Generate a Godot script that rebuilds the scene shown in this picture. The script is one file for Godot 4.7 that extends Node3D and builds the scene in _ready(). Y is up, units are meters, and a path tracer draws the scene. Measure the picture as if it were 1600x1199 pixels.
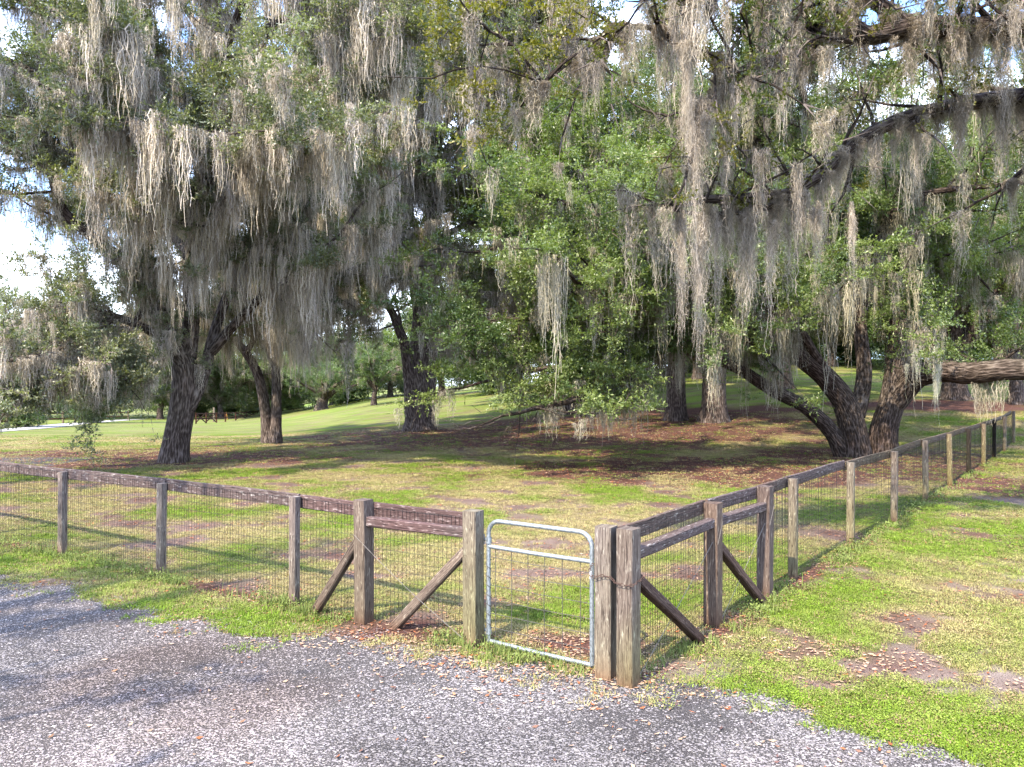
extends Node3D
# An oak paddock hung with grey moss: weathered fence, small metal gate, gravel drive in front.
# Distances: d is metres in front of the camera (-z), x is to the right, y is up.

const F := 1200.0
const CAM_H := 2.5
var rng := RandomNumberGenerator.new()
var nz := FastNoiseLite.new()
var nz2 := FastNoiseLite.new()
var M := {}
var leafm: Array = []
var mossm: Array = []
var mossfine: Array = []
var taken := {}


class Acc:
	var v := PackedVector3Array()
	var n := PackedVector3Array()
	var c := PackedColorArray()
	var uv := PackedVector2Array()
	var i := PackedInt32Array()

	func tri(a: Vector3, b: Vector3, d: Vector3) -> void:
		var k := v.size()
		v.append(a); v.append(b); v.append(d)
		i.append(k); i.append(k + 1); i.append(k + 2)

	func quad(a: Vector3, b: Vector3, d: Vector3, e: Vector3) -> void:
		var k := v.size()
		v.append(a); v.append(b); v.append(d); v.append(e)
		i.append(k); i.append(k + 1); i.append(k + 2)
		i.append(k); i.append(k + 2); i.append(k + 3)

	func mesh(m: Material) -> ArrayMesh:
		var arr := []
		arr.resize(Mesh.ARRAY_MAX)
		arr[Mesh.ARRAY_VERTEX] = v
		if n.size() == v.size():
			arr[Mesh.ARRAY_NORMAL] = n
		if c.size() == v.size():
			arr[Mesh.ARRAY_COLOR] = c
		if uv.size() == v.size():
			arr[Mesh.ARRAY_TEX_UV] = uv
		arr[Mesh.ARRAY_INDEX] = i
		var am := ArrayMesh.new()
		am.add_surface_from_arrays(Mesh.PRIMITIVE_TRIANGLES, arr)
		am.surface_set_material(0, m)
		return am


# ---------------------------------------------------------------- naming
func numbered(called: String) -> String:
	var k: int = taken.get(called, 0)
	taken[called] = k + 1
	return called if k == 0 else "%s_%03d" % [called, k]


func tag(o: Node, label: String, category: String, group := "") -> Node:
	o.set_meta("label", label)
	o.set_meta("category", category)
	if group:
		o.set_meta("group", group)
	return o


func thing(called: String, label: String, category: String, at := Vector3.ZERO, group := "") -> Node3D:
	var o := Node3D.new()
	o.name = numbered(called)
	add_child(o)
	o.position = at
	tag(o, label, category, group)
	return o


func part(called: String, mesh: Mesh, parent: Node, kind := "") -> MeshInstance3D:
	var o := MeshInstance3D.new()
	var k := 0
	var want := called
	while parent.has_node(NodePath(want)):
		k += 1
		want = "%s_%03d" % [called, k]
	o.name = want
	o.mesh = mesh
	parent.add_child(o, true)
	if kind:
		o.set_meta("kind", kind)
	return o


func scatter(called: String, mesh: Mesh, buf: PackedFloat32Array, parent: Node) -> MultiMeshInstance3D:
	var mm := MultiMesh.new()
	mm.transform_format = MultiMesh.TRANSFORM_3D
	mm.use_colors = true
	mm.mesh = mesh
	mm.instance_count = buf.size() / 16
	mm.buffer = buf
	var o := MultiMeshInstance3D.new()
	var k := 0
	var want := called
	while parent.has_node(NodePath(want)):
		k += 1
		want = "%s_%03d" % [called, k]
	o.name = want
	o.multimesh = mm
	parent.add_child(o, true)
	o.set_meta("kind", "stuff")
	return o


func inst(buf: PackedFloat32Array, b: Basis, p: Vector3, c: Color) -> void:
	buf.append_array(PackedFloat32Array([b.x.x, b.y.x, b.z.x, p.x, b.x.y, b.y.y, b.z.y, p.y, b.x.z, b.y.z, b.z.z, p.z, c.r, c.g, c.b, 1.0]))


func rnd(a: float, b: float) -> float:
	return rng.randf_range(a, b)


func unit() -> Vector3:
	var z := rng.randf_range(-1, 1)
	var a := rng.randf() * TAU
	var r := sqrt(1.0 - z * z)
	return Vector3(r * cos(a), z, r * sin(a))


# ---------------------------------------------------------------- terrain
func rise(x: float, d: float) -> float:
	if d < 27.0:
		return 0.0
	var u := x / d
	var t := minf(d, 100.0) - 27.0
	var t2 := minf(d, 140.0) - 27.0
	var k := 0.084 * smoothstep(-0.24, 0.36, u)
	var k2 := -0.035 * (1.0 - smoothstep(-0.36, -0.15, u))
	return k * t * t / (t + 5.0) + k2 * t2 * t2 / (t2 + 5.0)


func ground_y(x: float, d: float) -> float:
	var y := rise(x, d)
	if d < 25.0 and d > 3.0 and absf(x) < 13.0:
		var fade := smoothstep(25.0, 23.0, d) * smoothstep(13.0, 11.0, absf(x)) * smoothstep(3.0, 3.6, d)
		y += fade * (0.03 * nz.get_noise_2d(x * 14.0, d * 14.0) + 0.012 * nz2.get_noise_2d(x * 60.0, d * 60.0))
	return y


func at(px: float, py: float, d: float) -> Vector3:
	return Vector3((px - 800.0) / F * d, CAM_H + (600.0 - py) / F * d, -d)


func spot(px: float, py: float) -> Vector3:   # where that line of sight meets the terrain
	var d := 4.0
	while d < 140.0:
		var p := at(px, py, d)
		if p.y <= rise(p.x, d):
			break
		d += 0.05
	var q := at(px, py, d)
	return Vector3(q.x, rise(q.x, d), q.z)


const EDGE := [[-60.0, 42.0], [-20.0, 18.2], [-6.56, 9.9], [-5.0, 8.95], [-3.75, 8.3], [-2.28, 7.45], [-1.45, 7.2], [-0.29, 6.95], [0.71, 6.5], [1.08, 6.2], [1.79, 6.1], [2.4, 5.75], [2.88, 5.3], [3.2, 4.6], [4.0, 3.2], [7.0, 0.0], [60.0, -60.0]]


func drive_edge(x: float) -> float:
	for k in range(1, EDGE.size()):
		if x <= EDGE[k][0]:
			return lerpf(EDGE[k - 1][1], EDGE[k][1], (x - EDGE[k - 1][0]) / (EDGE[k][0] - EDGE[k - 1][0]))
	return -60.0


func gravelness(x: float, d: float) -> float:   # metres inside the drive's ragged edge
	return drive_edge(x) - d + 0.45 * nz.get_noise_2d(x * 45.0, d * 45.0 + 900.0) + 0.3 * nz2.get_noise_2d(x * 40.0 + 70.0, d * 40.0) + 0.3 * nz.get_noise_2d(x * 190.0, d * 190.0)


func fence_side(x: float, d: float) -> float:   # metres inside the paddock, negative outside
	var l := (x + 0.368) * 0.533 + (d - 7.35) * 0.846
	var r := -(x - 0.957) * 0.786 + (d - 6.38) * 0.618
	return minf(l, r)


func blob(x: float, d: float, cx: float, cd: float, rx: float, rd: float) -> float:
	var q := Vector2((x - cx) / rx, (d - cd) / rd).length()
	return clampf(1.4 - q, 0.0, 1.0)


# (grass cover 0..1, leaf litter 0..1, lushness 0..1, bare soil 0..1)
func cover(x: float, d: float) -> Array:
	var n := nz.get_noise_2d(x * 22.0 + 300.0, d * 22.0) * 1.2
	var m := nz2.get_noise_2d(x * 55.0, d * 55.0 + 40.0) * 1.15
	var s := fence_side(x, d)
	var litter := 0.0
	var lush := 0.5
	var soil := 0.0
	if s > 0.0 or d > 27.0:
		litter = maxf(blob(x, d, 1.5, 36.0, 13.0, 9.0), blob(x, d, 6.5, 22.5, 7.0, 4.0))
		litter = maxf(litter, 0.85 * blob(x, d, -12.5, 26.0, 8.0, 4.0))
		litter = maxf(litter, 0.9 * blob(x, d, 12.0, 25.5, 5.0, 5.0))
		litter = maxf(litter, 0.9 * blob(x, d, 10.0, 41.0, 7.0, 5.0))
		litter = maxf(litter, 0.8 * blob(x, d, 27.0, 45.0, 9.0, 4.0))
		litter = clampf(litter * 2.6 + n * 1.1 + m * 0.8 - 0.5, 0.0, 1.0)
		lush = clampf(0.33 + n * 1.2 - m * 0.9, 0.0, 1.0)
		if d > 42.0:
			lush = clampf(lush + 0.35, 0.0, 1.0)
		soil = clampf((m - 0.2) * 2.4 - n * 0.8, 0.0, 1.0)
		soil = maxf(soil, clampf(blob(x, d, -0.4, 15.0, 2.6, 2.0) + m * 1.2 - 0.75, 0.0, 1.0))
		if d > 27.0:
			soil *= 0.5
	else:
		lush = clampf(0.7 + n * 1.0 - m * 0.5, 0.0, 1.0)
		var fine := nz.get_noise_2d(x * 150.0, d * 150.0)
		soil = clampf((m + fine - 0.55) * 2.0 - n, 0.0, 0.7)
		soil = maxf(soil, clampf((blob(x, d, 4.35, 6.35, 1.15, 1.1) + m * 0.9 + fine * 1.1 - 0.42) * 1.6, 0.0, 1.0))
		soil = maxf(soil, clampf((blob(x, d, 6.9, 9.3, 1.3, 1.2) + m * 0.8 + fine * 1.2 - 0.55) * 1.5, 0.0, 0.9))
		soil = maxf(soil, clampf(blob(x, d, 11.3, 16.0, 2.2, 1.3) + m - 0.3, 0.0, 1.0))
		litter = clampf(blob(x, d, 12.5, 18.5, 4.5, 2.5) * (1.0 + 1.5 * n) - 0.15, 0.0, 1.0)
		soil = maxf(soil, clampf(blob(x, d, 1.55, 6.75, 0.5, 0.45) + m * 0.8 - 0.1, 0.0, 1.0))
	var near_fence := exp(-pow((s + 0.05) / 0.22, 2.0)) if d < 24.0 else 0.0
	litter = maxf(litter, near_fence * clampf(0.75 + m, 0.0, 1.0))
	litter = maxf(litter, clampf(blob(x, d, 0.1, 7.1, 1.2, 0.6) + m * 0.9 + 0.05, 0.0, 1.0))
	litter = maxf(litter, clampf(blob(x, d, -1.0, 7.7, 0.7, 0.4) + m * 0.9 - 0.1, 0.0, 1.0))
	var grass := clampf(1.15 - 0.9 * litter - 1.1 * soil, 0.0, 1.0)
	return [grass, litter, lush, soil]


const C_DRY := Color(0.27, 0.22, 0.105)
const C_LUSH := Color(0.112, 0.172, 0.014)
const C_LITTER := Color(0.1, 0.052, 0.04)
const C_SOIL := Color(0.235, 0.185, 0.155)
const C_GRAVEL := Color(0.18, 0.163, 0.156)


func grass_color(lush: float) -> Color:
	return C_DRY.lerp(C_LUSH, lush)


func ground_color(x: float, d: float) -> Color:
	var k := cover(x, d)
	var c: Color = grass_color(k[2])
	if d < 24.0:
		c = c.lerp(Color(0.1, 0.07, 0.045), 0.35)
	c = c.lerp(Color(0.17, 0.205, 0.055), (0.55 + 0.8 * nz.get_noise_2d(x * 12.0, d * 30.0)) * smoothstep(43.0, 50.0, d))
	c = c.lerp(C_SOIL, k[3])
	c = c.lerp(C_LITTER, k[1])
	var f := 1.0 + 0.25 * nz2.get_noise_2d(x * 90.0, d * 90.0)
	return Color(c.r * f, c.g * f, c.b * f)


func gravel_color(x: float, d: float) -> Color:
	var n := nz.get_noise_2d(x * 16.0 + 50.0, d * 16.0)
	var m := nz2.get_noise_2d(x * 30.0, d * 30.0)
	var c := C_GRAVEL.lerp(Color(0.22, 0.19, 0.175), clampf(n * 1.6 + 0.3, 0.0, 1.0))
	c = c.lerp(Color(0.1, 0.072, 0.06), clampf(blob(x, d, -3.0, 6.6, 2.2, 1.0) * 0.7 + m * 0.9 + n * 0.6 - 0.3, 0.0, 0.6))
	var f := 0.9 + 0.4 * m
	return Color(c.r * f, c.g * f, c.b * f)


func grid(xs: PackedFloat32Array, ds: PackedFloat32Array, hole: Rect2, ground: Acc, drive: Acc) -> void:
	var w := xs.size()
	var g0 := ground.v.size()
	var r0 := drive.v.size()
	for d in ds:
		for x in xs:
			var y := ground_y(x, d)
			ground.v.append(Vector3(x, y, -d))
			ground.c.append(ground_color(x, d) if d > 0.0 else grass_color(0.5))
			drive.v.append(Vector3(x, y, -d))
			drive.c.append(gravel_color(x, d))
	for r in ds.size() - 1:
		for q in w - 1:
			var cx := (xs[q] + xs[q + 1]) * 0.5
			var cd := (ds[r] + ds[r + 1]) * 0.5
			if hole.has_point(Vector2(cx, cd)):
				continue
			var dr := gravelness(cx, cd) > 0.0
			var a := (r0 if dr else g0) + r * w + q
			var acc := drive if dr else ground
			acc.i.append_array(PackedInt32Array([a, a + w, a + w + 1, a, a + w + 1, a + 1]))


func compact(a: Acc) -> Acc:   # only the vertices in use
	var o := Acc.new()
	var seen := PackedInt32Array()
	seen.resize(a.v.size())
	seen.fill(-1)
	for k in a.i:
		if seen[k] < 0:
			seen[k] = o.v.size()
			o.v.append(a.v[k])
			o.c.append(a.c[k])
			o.n.append(Vector3.ZERO)
		o.i.append(seen[k])
	for t in range(0, o.i.size(), 3):
		var fn := (o.v[o.i[t + 2]] - o.v[o.i[t]]).cross(o.v[o.i[t + 1]] - o.v[o.i[t]])
		for j in 3:
			o.n[o.i[t + j]] += fn
	for k in o.n.size():
		o.n[k] = o.n[k].normalized()
	return o


# ---------------------------------------------------------------- materials
func noise_tex(freq: float, colors: Array, size := 512, type := FastNoiseLite.TYPE_SIMPLEX_SMOOTH, fractal := FastNoiseLite.FRACTAL_FBM, sd := 3) -> NoiseTexture2D:
	var n := FastNoiseLite.new()
	n.noise_type = type
	n.fractal_type = fractal
	n.frequency = freq
	n.fractal_octaves = 4
	n.seed = sd
	var t := NoiseTexture2D.new()
	t.width = size
	t.height = size
	t.seamless = true
	t.noise = n
	if colors.size():
		var g := Gradient.new()
		var offs := PackedFloat32Array()
		var cols := PackedColorArray()
		for k in colors.size():
			offs.append(colors[k][0])
			cols.append(colors[k][1])
		g.offsets = offs
		g.colors = cols
		t.color_ramp = g
	return t


func grey(v: float) -> Color:
	return Color(v, v, v)


func srgb(r: float, g: float, b: float) -> Color:   # a real-world (linear) base colour as a picture value
	return Color(r, g, b).linear_to_srgb()


func wood_texture(sd: int, base: Color, dark: Color, pale: Color, pale_amount: float) -> ImageTexture:
	var w := 256
	var h := 1024
	var n := FastNoiseLite.new()
	n.seed = sd
	n.frequency = 1.0
	n.fractal_octaves = 3
	var data := PackedByteArray()
	data.resize(w * h * 3)
	var k := 0
	for y in h:
		var v := float(y) / h
		for x in w:
			var u := float(x) / w
			var g := n.get_noise_2d(u * 46.0, v * 5.0) * 0.5 + n.get_noise_2d(u * 150.0 + 9.0, v * 22.0) * 0.5
			var crack := 1.0 - absf(n.get_noise_2d(u * 16.0 + 40.0, v * 2.6)) * 9.0
			var blotch := n.get_noise_2d(u * 9.0 - 70.0, v * 14.0 + 5.0)
			var c := base.lerp(dark, clampf(0.3 - g * 1.1, 0.0, 1.0))
			c = c.lerp(pale, clampf((blotch * 1.5 + g * 1.3 - 0.55 + pale_amount) * 1.6, 0.0, 0.9))
			if crack > 0.0:
				c = c.lerp(dark * 0.4, clampf(crack * 1.0, 0.0, 0.85))
			c = c.linear_to_srgb()
			data[k] = int(clampf(c.r, 0, 1) * 255.0)
			data[k + 1] = int(clampf(c.g, 0, 1) * 255.0)
			data[k + 2] = int(clampf(c.b, 0, 1) * 255.0)
			k += 3
	return ImageTexture.create_from_image(Image.create_from_data(w, h, false, Image.FORMAT_RGB8, data))


func std(rough := 0.9, spec := 0.3) -> StandardMaterial3D:
	var m := StandardMaterial3D.new()
	m.roughness = rough
	m.metallic_specular = spec
	return m


func vcol(rough := 0.9, spec := 0.3) -> StandardMaterial3D:
	var m := std(rough, spec)
	m.vertex_color_use_as_albedo = true
	return m


func make_materials() -> void:
	var wt1 := wood_texture(11, Color(0.165, 0.14, 0.122), Color(0.045, 0.03, 0.027), Color(0.3, 0.28, 0.245), 0.0)
	var wt2 := wood_texture(23, Color(0.1, 0.074, 0.068), Color(0.03, 0.02, 0.02), Color(0.26, 0.235, 0.22), 0.05)
	for k in 2:
		var m := vcol(0.88, 0.25)
		m.albedo_texture = wt1 if k == 0 else wt2
		m.uv1_scale = Vector3(2.2, 0.55, 1)
		m.heightmap_enabled = true
		m.heightmap_texture = m.albedo_texture
		m.heightmap_scale = 0.9
		M["post" if k == 0 else "rail"] = m
	# bark
	var bark := vcol(0.92, 0.2)
	bark.albedo_texture = noise_tex(0.022, [[0.0, srgb(0.06, 0.05, 0.045)], [0.42, srgb(0.3, 0.27, 0.25)], [0.66, srgb(0.7, 0.66, 0.64)], [1.0, srgb(1, 1, 1)]], 512, FastNoiseLite.TYPE_CELLULAR, FastNoiseLite.FRACTAL_FBM, 5)
	bark.uv1_scale = Vector3(1.5, 0.32, 1)
	bark.heightmap_enabled = true
	bark.heightmap_texture = noise_tex(0.022, [], 512, FastNoiseLite.TYPE_CELLULAR, FastNoiseLite.FRACTAL_FBM, 5)
	bark.heightmap_scale = 5.0
	M.bark = bark
	var twig := vcol(0.9, 0.2)
	M.twig = twig
	# leaves
	var leaf := vcol(0.38, 0.5)
	leaf.backlight_enabled = true
	leaf.backlight = Color(0.9, 0.96, 0.56)
	M.leaf = leaf
	var moss := vcol(1.0, 0.1)
	moss.backlight_enabled = true
	moss.backlight = Color(0.75, 0.72, 0.65)
	M.moss = moss
	# ground
	var g := vcol(0.97, 0.15)
	g.uv1_triplanar = true
	g.uv1_world_triplanar = true
	g.uv1_scale = Vector3(0.9, 0.9, 0.9)
	g.albedo_texture = noise_tex(0.06, [[0.0, grey(0.55)], [0.45, grey(0.85)], [1.0, grey(1.0)]], 1024, FastNoiseLite.TYPE_SIMPLEX_SMOOTH, FastNoiseLite.FRACTAL_FBM, 8)
	g.heightmap_enabled = true
	g.heightmap_texture = g.albedo_texture
	g.heightmap_scale = 3.0
	M.ground = g
	var gr := vcol(0.95, 0.2)
	gr.uv1_triplanar = true
	gr.uv1_world_triplanar = true
	gr.uv1_scale = Vector3(1.1, 1.1, 1.1)
	gr.albedo_texture = noise_tex(0.09, [[0.0, grey(0.25)], [0.5, grey(0.75)], [1.0, grey(1.0)]], 1024, FastNoiseLite.TYPE_CELLULAR, FastNoiseLite.FRACTAL_FBM, 12)
	gr.heightmap_enabled = true
	gr.heightmap_texture = gr.albedo_texture
	gr.heightmap_scale = 2.5
	M.gravel = gr
	M.pebble = vcol(0.85, 0.35)
	var gl := vcol(0.7, 0.3)
	gl.backlight_enabled = true
	gl.backlight = Color(0.5, 0.6, 0.2)
	M.grass = gl
	M.litter = vcol(0.85, 0.25)
	var st := std(0.42, 0.5)
	st.metallic = 0.75
	st.albedo_color = srgb(0.36, 0.4, 0.42)
	st.roughness_texture = noise_tex(0.05, [[0.0, grey(0.6)], [1.0, grey(1.0)]], 256)
	st.roughness = 0.65
	st.albedo_texture = noise_tex(0.03, [[0.0, grey(0.55)], [0.4, grey(0.85)], [1.0, grey(1.0)]], 256)
	st.uv1_scale = Vector3(1, 3, 1)
	M.steel = st
	var wi := std(0.6, 0.4)
	wi.albedo_color = srgb(0.016, 0.014, 0.013)
	M.wire = wi
	var gw := std(0.55, 0.4)
	gw.albedo_color = srgb(0.055, 0.05, 0.045)
	M.gate_wire = gw
	var ru := std(0.85, 0.3)
	ru.albedo_color = srgb(0.065, 0.04, 0.032)
	ru.metallic = 0.2
	M.rust = ru
	var ti := std(0.5, 0.4)
	ti.albedo_color = srgb(0.14, 0.125, 0.11)
	M.tie = ti
	var rd := std(0.95, 0.2)
	rd.albedo_color = srgb(0.24, 0.23, 0.22)
	M.road = rd
	var wp := std(0.8, 0.3)
	wp.albedo_color = srgb(0.7, 0.7, 0.66)
	M.white = wp
	var yp := std(0.7, 0.3)
	yp.albedo_color = srgb(0.5, 0.33, 0.05)
	M.yellow = yp
	var db := std(0.9, 0.2)
	db.albedo_color = srgb(0.07, 0.05, 0.045)
	M.dark_board = db


# ---------------------------------------------------------------- shapes
func resample(p: Array, step: float) -> PackedVector3Array:
	var out := PackedVector3Array()
	for k in p.size() - 1:
		var a: Vector3 = p[maxi(k - 1, 0)]
		var b: Vector3 = p[k]
		var c: Vector3 = p[k + 1]
		var e: Vector3 = p[mini(k + 2, p.size() - 1)]
		var n := maxi(1, int(b.distance_to(c) / step))
		for j in n:
			out.append(b.cubic_interpolate(c, a, e, float(j) / n))
	out.append(p[p.size() - 1])
	return out


func tube(acc: Acc, pts: PackedVector3Array, rads: PackedFloat32Array, sides: int, rough := 0.0, tint := Color(0.2, 0.16, 0.14), lichen := 0.0) -> void:
	var n := pts.size()
	if n < 2:
		return
	var t := (pts[1] - pts[0]).normalized()
	var x := t.cross(Vector3.RIGHT if absf(t.x) < 0.8 else Vector3.FORWARD).normalized()
	var base := acc.v.size()
	var along := 0.0
	var turns := maxf(1.0, roundf(rads[0] * TAU * 0.8))
	for k in n:
		var t2 := (pts[mini(k + 1, n - 1)] - pts[maxi(k - 1, 0)]).normalized()
		x = (x - t2 * x.dot(t2)).normalized()
		var y := t2.cross(x)
		if k > 0:
			along += pts[k].distance_to(pts[k - 1])
		for s in sides + 1:
			var a := TAU * (s % sides) / sides
			var dir := x * cos(a) + y * sin(a)
			var r := rads[k]
			if rough > 0.0:
				var q := pts[k] + dir * r
				r *= 1.0 + rough * nz.get_noise_3d(q.x * 60.0, q.y * 22.0, q.z * 60.0)
			acc.v.append(pts[k] + dir * r)
			acc.n.append(dir)
			acc.uv.append(Vector2(turns * s / sides, along))
			var l := clampf(lichen * (0.5 + 0.6 * dir.y + 1.3 * nz2.get_noise_3d(pts[k].x * 30.0, pts[k].y * 30.0, pts[k].z * 30.0 + a * 4.0)), 0.0, 1.0)
			acc.c.append(tint.lerp(Color(0.3, 0.285, 0.23), l))
	var w := sides + 1
	for k in n - 1:
		for s in sides:
			var a0 := base + k * w + s
			acc.i.append_array(PackedInt32Array([a0, a0 + w, a0 + w + 1, a0, a0 + w + 1, a0 + 1]))


func rod(acc: Acc, pts: PackedVector3Array, r: float, sides := 6) -> void:
	var rr := PackedFloat32Array()
	rr.resize(pts.size())
	rr.fill(r)
	tube(acc, pts, rr, sides)


# A timber from a to b with chamfered edges, slightly warped and worn. face: direction its width points to.
func beam(a: Vector3, b: Vector3, w: float, h: float, face: Vector3, m: Material, tint := Color(1, 1, 1), algae := 0.0, cham := 0.012, warp := 0.006) -> ArrayMesh:
	var acc := Acc.new()
	var t := (b - a).normalized()
	var x := (face - t * face.dot(t)).normalized()
	var y := t.cross(x)
	var length := a.distance_to(b)
	var segs := clampi(int(length / 0.14), 2, 24)
	var hw := w * 0.5
	var hh := h * 0.5
	var prof := [Vector2(hw, -hh + cham), Vector2(hw, hh - cham), Vector2(hw - cham, hh), Vector2(-hw + cham, hh), Vector2(-hw, hh - cham), Vector2(-hw, -hh + cham), Vector2(-hw + cham, -hh), Vector2(hw - cham, -hh)]
	var u0 := rng.randf() * 3.0
	var v0 := rng.randf() * 3.0
	var ph := rng.randf() * 90.0
	var rings := []
	for k in segs + 1:
		var f := float(k) / segs
		var c := a.lerp(b, f)
		var off := Vector2(nz.get_noise_2d(f * length * 30.0, ph), nz.get_noise_2d(f * length * 30.0, ph + 55.0)) * warp * 2.0
		var ring := PackedVector3Array()
		for j in 8:
			var q: Vector2 = prof[j] + off
			q *= 1.0 + 0.05 * nz2.get_noise_2d(j * 40.0 + ph, f * length * 70.0)
			ring.append(c + x * q.x + y * q.y)
		rings.append(ring)
	var us := PackedFloat32Array([0.0])
	for j in 8:
		us.append(us[j] + (prof[j] as Vector2).distance_to(prof[(j + 1) % 8]))
	for k in segs:
		for j in 8:
			var j2 := (j + 1) % 8
			var k0 := acc.v.size()
			var r0: PackedVector3Array = rings[k]
			var r1: PackedVector3Array = rings[k + 1]
			acc.quad(r0[j], r1[j], r1[j2], r0[j2])
			var f0 := float(k) / segs
			var f1 := float(k + 1) / segs
			acc.uv.append_array(PackedVector2Array([Vector2(u0 + us[j], v0 + f0 * length), Vector2(u0 + us[j], v0 + f1 * length), Vector2(u0 + us[j + 1], v0 + f1 * length), Vector2(u0 + us[j + 1], v0 + f0 * length)]))
			for z in 4:
				acc.c.append(timber_tint(acc.v[k0 + z], tint, algae, ph))
	for e in 2:
		var ring: PackedVector3Array = rings[segs if e else 0]
		var c := Vector3.ZERO
		for q in ring:
			c += q / 8.0
		for j in 8:
			var j2 := (j + 1) % 8
			if e:
				acc.tri(c, ring[j2], ring[j])
			else:
				acc.tri(c, ring[j], ring[j2])
			for q in [c, ring[j2], ring[j]]:
				acc.uv.append(Vector2(u0 + q.dot(x) * 0.6, v0 + q.dot(y) * 0.6))
				acc.c.append(timber_tint(q, tint, algae, ph) * 0.85)
	return acc.mesh(m)


func timber_tint(p: Vector3, tint: Color, algae: float, ph: float) -> Color:
	var n := nz.get_noise_3d(p.x * 50.0 + ph, p.y * 25.0, p.z * 50.0)
	var c := tint * (1.0 + 0.35 * n)
	var g := clampf(algae * (1.15 - p.y * 0.9 + n * 1.2), 0.0, 1.0)
	c = c.lerp(Color(0.8, 0.92, 0.42) * tint, g)
	if p.y < 0.16:
		c = c.lerp(Color(0.75, 0.5, 0.36) * tint, clampf(0.8 - p.y * 5.0, 0.0, 1.0))
	c.a = 1.0
	return c


# ---------------------------------------------------------------- leaves and moss
func leaf_clump(sd: int, leaves: int, size: float, ll: float, lw: float) -> ArrayMesh:
	rng.seed = sd
	var acc := Acc.new()
	var shoots := 7
	for s in shoots:
		var dir := unit()
		dir.y = dir.y * 0.6 + 0.15
		dir = dir.normalized()
		var p := Vector3.ZERO
		var per := leaves / shoots
		var step := size / per
		for k in per:
			dir = (dir + unit() * 0.25).normalized()
			var q := p + dir * step
			var side := dir.cross(unit()).normalized() * 0.0035
			acc.quad(p - side, q - side, q + side, p + side)
			for z in 4:
				acc.c.append(Color(1.6, 1.0, 0.9))
			p = q
			var ld := (dir * 0.6 + unit() * 0.9).normalized()
			var l := ll * rnd(0.65, 1.25)
			var sv := ld.cross((Vector3.UP + unit() * 0.9).normalized()).normalized() * lw * rnd(0.4, 0.6)
			var mid := p + ld * l * 0.45 + unit() * l * 0.08
			acc.quad(p, mid + sv, p + ld * l, mid - sv)
			var f := rnd(0.6, 1.45)
			var yel := maxf(0.0, rnd(-1.2, 0.5))
			var c := Color(f * (1.0 + yel), f * (1.0 + yel * 0.4), f * (1.0 - yel * 0.3))
			if rng.randf() < 0.02:
				c = Color(3.2, 1.1, 0.6)
			for z in 4:
				acc.c.append(c)
	return acc.mesh(M.leaf)


func moss_clump(sd: int, strands: int, spread: float, width: float, segs: int, wave := 0.045) -> ArrayMesh:
	rng.seed = sd
	var acc := Acc.new()
	for s in strands:
		var a := rng.randf() * TAU
		var r := spread * sqrt(rng.randf())
		var p := Vector3(r * cos(a), rnd(-0.03, 0.03), r * sin(a))
		var l := rnd(0.12, 1.0) * rnd(0.5, 1.0)
		if r < spread * 0.55:
			l = rnd(0.4, 1.0)
		var side := Vector3(rnd(-1, 1), rnd(-0.2, 0.2), rnd(-1, 1)).normalized()
		var f := rnd(0.4, 1.5)
		var c := Color(f, f, f * rnd(0.88, 1.06))
		var drift := Vector3(rnd(-1, 1), 0, rnd(-1, 1)) * 0.03
		for k in segs:
			var t := float(k) / segs
			var q := p + Vector3(rnd(-1, 1) * wave, -l / segs * rnd(0.6, 1.4), rnd(-1, 1) * wave) + drift * 0.25 - Vector3(p.x, 0, p.z) * 0.07
			var w0 := width * (1.0 - 0.6 * t)
			var w1 := width * (1.0 - 0.6 * (t + 1.0 / segs))
			acc.quad(p - side * w0, q - side * w1, q + side * w1, p + side * w0)
			acc.c.append_array(PackedColorArray([c, c, c, c]))
			for curl in 1 if rng.randf() < 0.7 else 2:   # curls that leaves the strand
				var o := Vector3(rnd(-1, 1), 0, rnd(-1, 1)).normalized() * rnd(0.04, 0.12) + Vector3(0, rnd(-0.07, 0.02), 0)
				acc.tri(p, p + o, p + Vector3(0, -width * 0.4, 0) + side * width * 0.6)
				acc.c.append_array(PackedColorArray([c, c, c]))
			p = q
			side = (side + Vector3(rnd(-1, 1), 0, rnd(-1, 1)) * 0.5).normalized()
	return acc.mesh(M.moss)


# ---------------------------------------------------------------- trees
# T: the tree being grown: bark, twigs, leaf and moss buffers, and how it grows.
func new_tree(called: String, label: String, base: Vector3, o: Dictionary, sd: int) -> Dictionary:
	rng.seed = sd
	var T := {"base": base, "bark": Acc.new(), "twigs": Acc.new(), "leaf": [], "moss": [], "limbs": 0,
		"bl": 3.0, "bstep": 0.8, "sl": 1.4, "sstep": 0.5, "lstep": 0.3, "leaf_p": 0.9, "leaf_s": 1.0, "moss_p": 0.5, "moss_l": 1.4, "moss_w": 1.0, "up": 0.25,
		"green": Color(0.06, 0.085, 0.022), "yellow": Color(0.13, 0.15, 0.035), "moss_n": 1, "fuzz": 0.0, "leaf_floor": 0.0, "mcol": Color(0.42, 0.37, 0.3), "lichen": 0.35, "bm": 1.0, "bark_tint": Color(0.17, 0.135, 0.125), "floor": 1.3, "fine": false, "first": 0.35, "gaps": [], "gap_n": 0.0, "twig_sides": 3, "droop": 0.0}
	for k in o:
		T[k] = o[k]
	for k in leafm.size():
		T.leaf.append(PackedFloat32Array())
	for k in mossm.size():
		T.moss.append(PackedFloat32Array())
	T.root = thing(called, label, "tree", base, o.get("group", ""))
	return T


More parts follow.
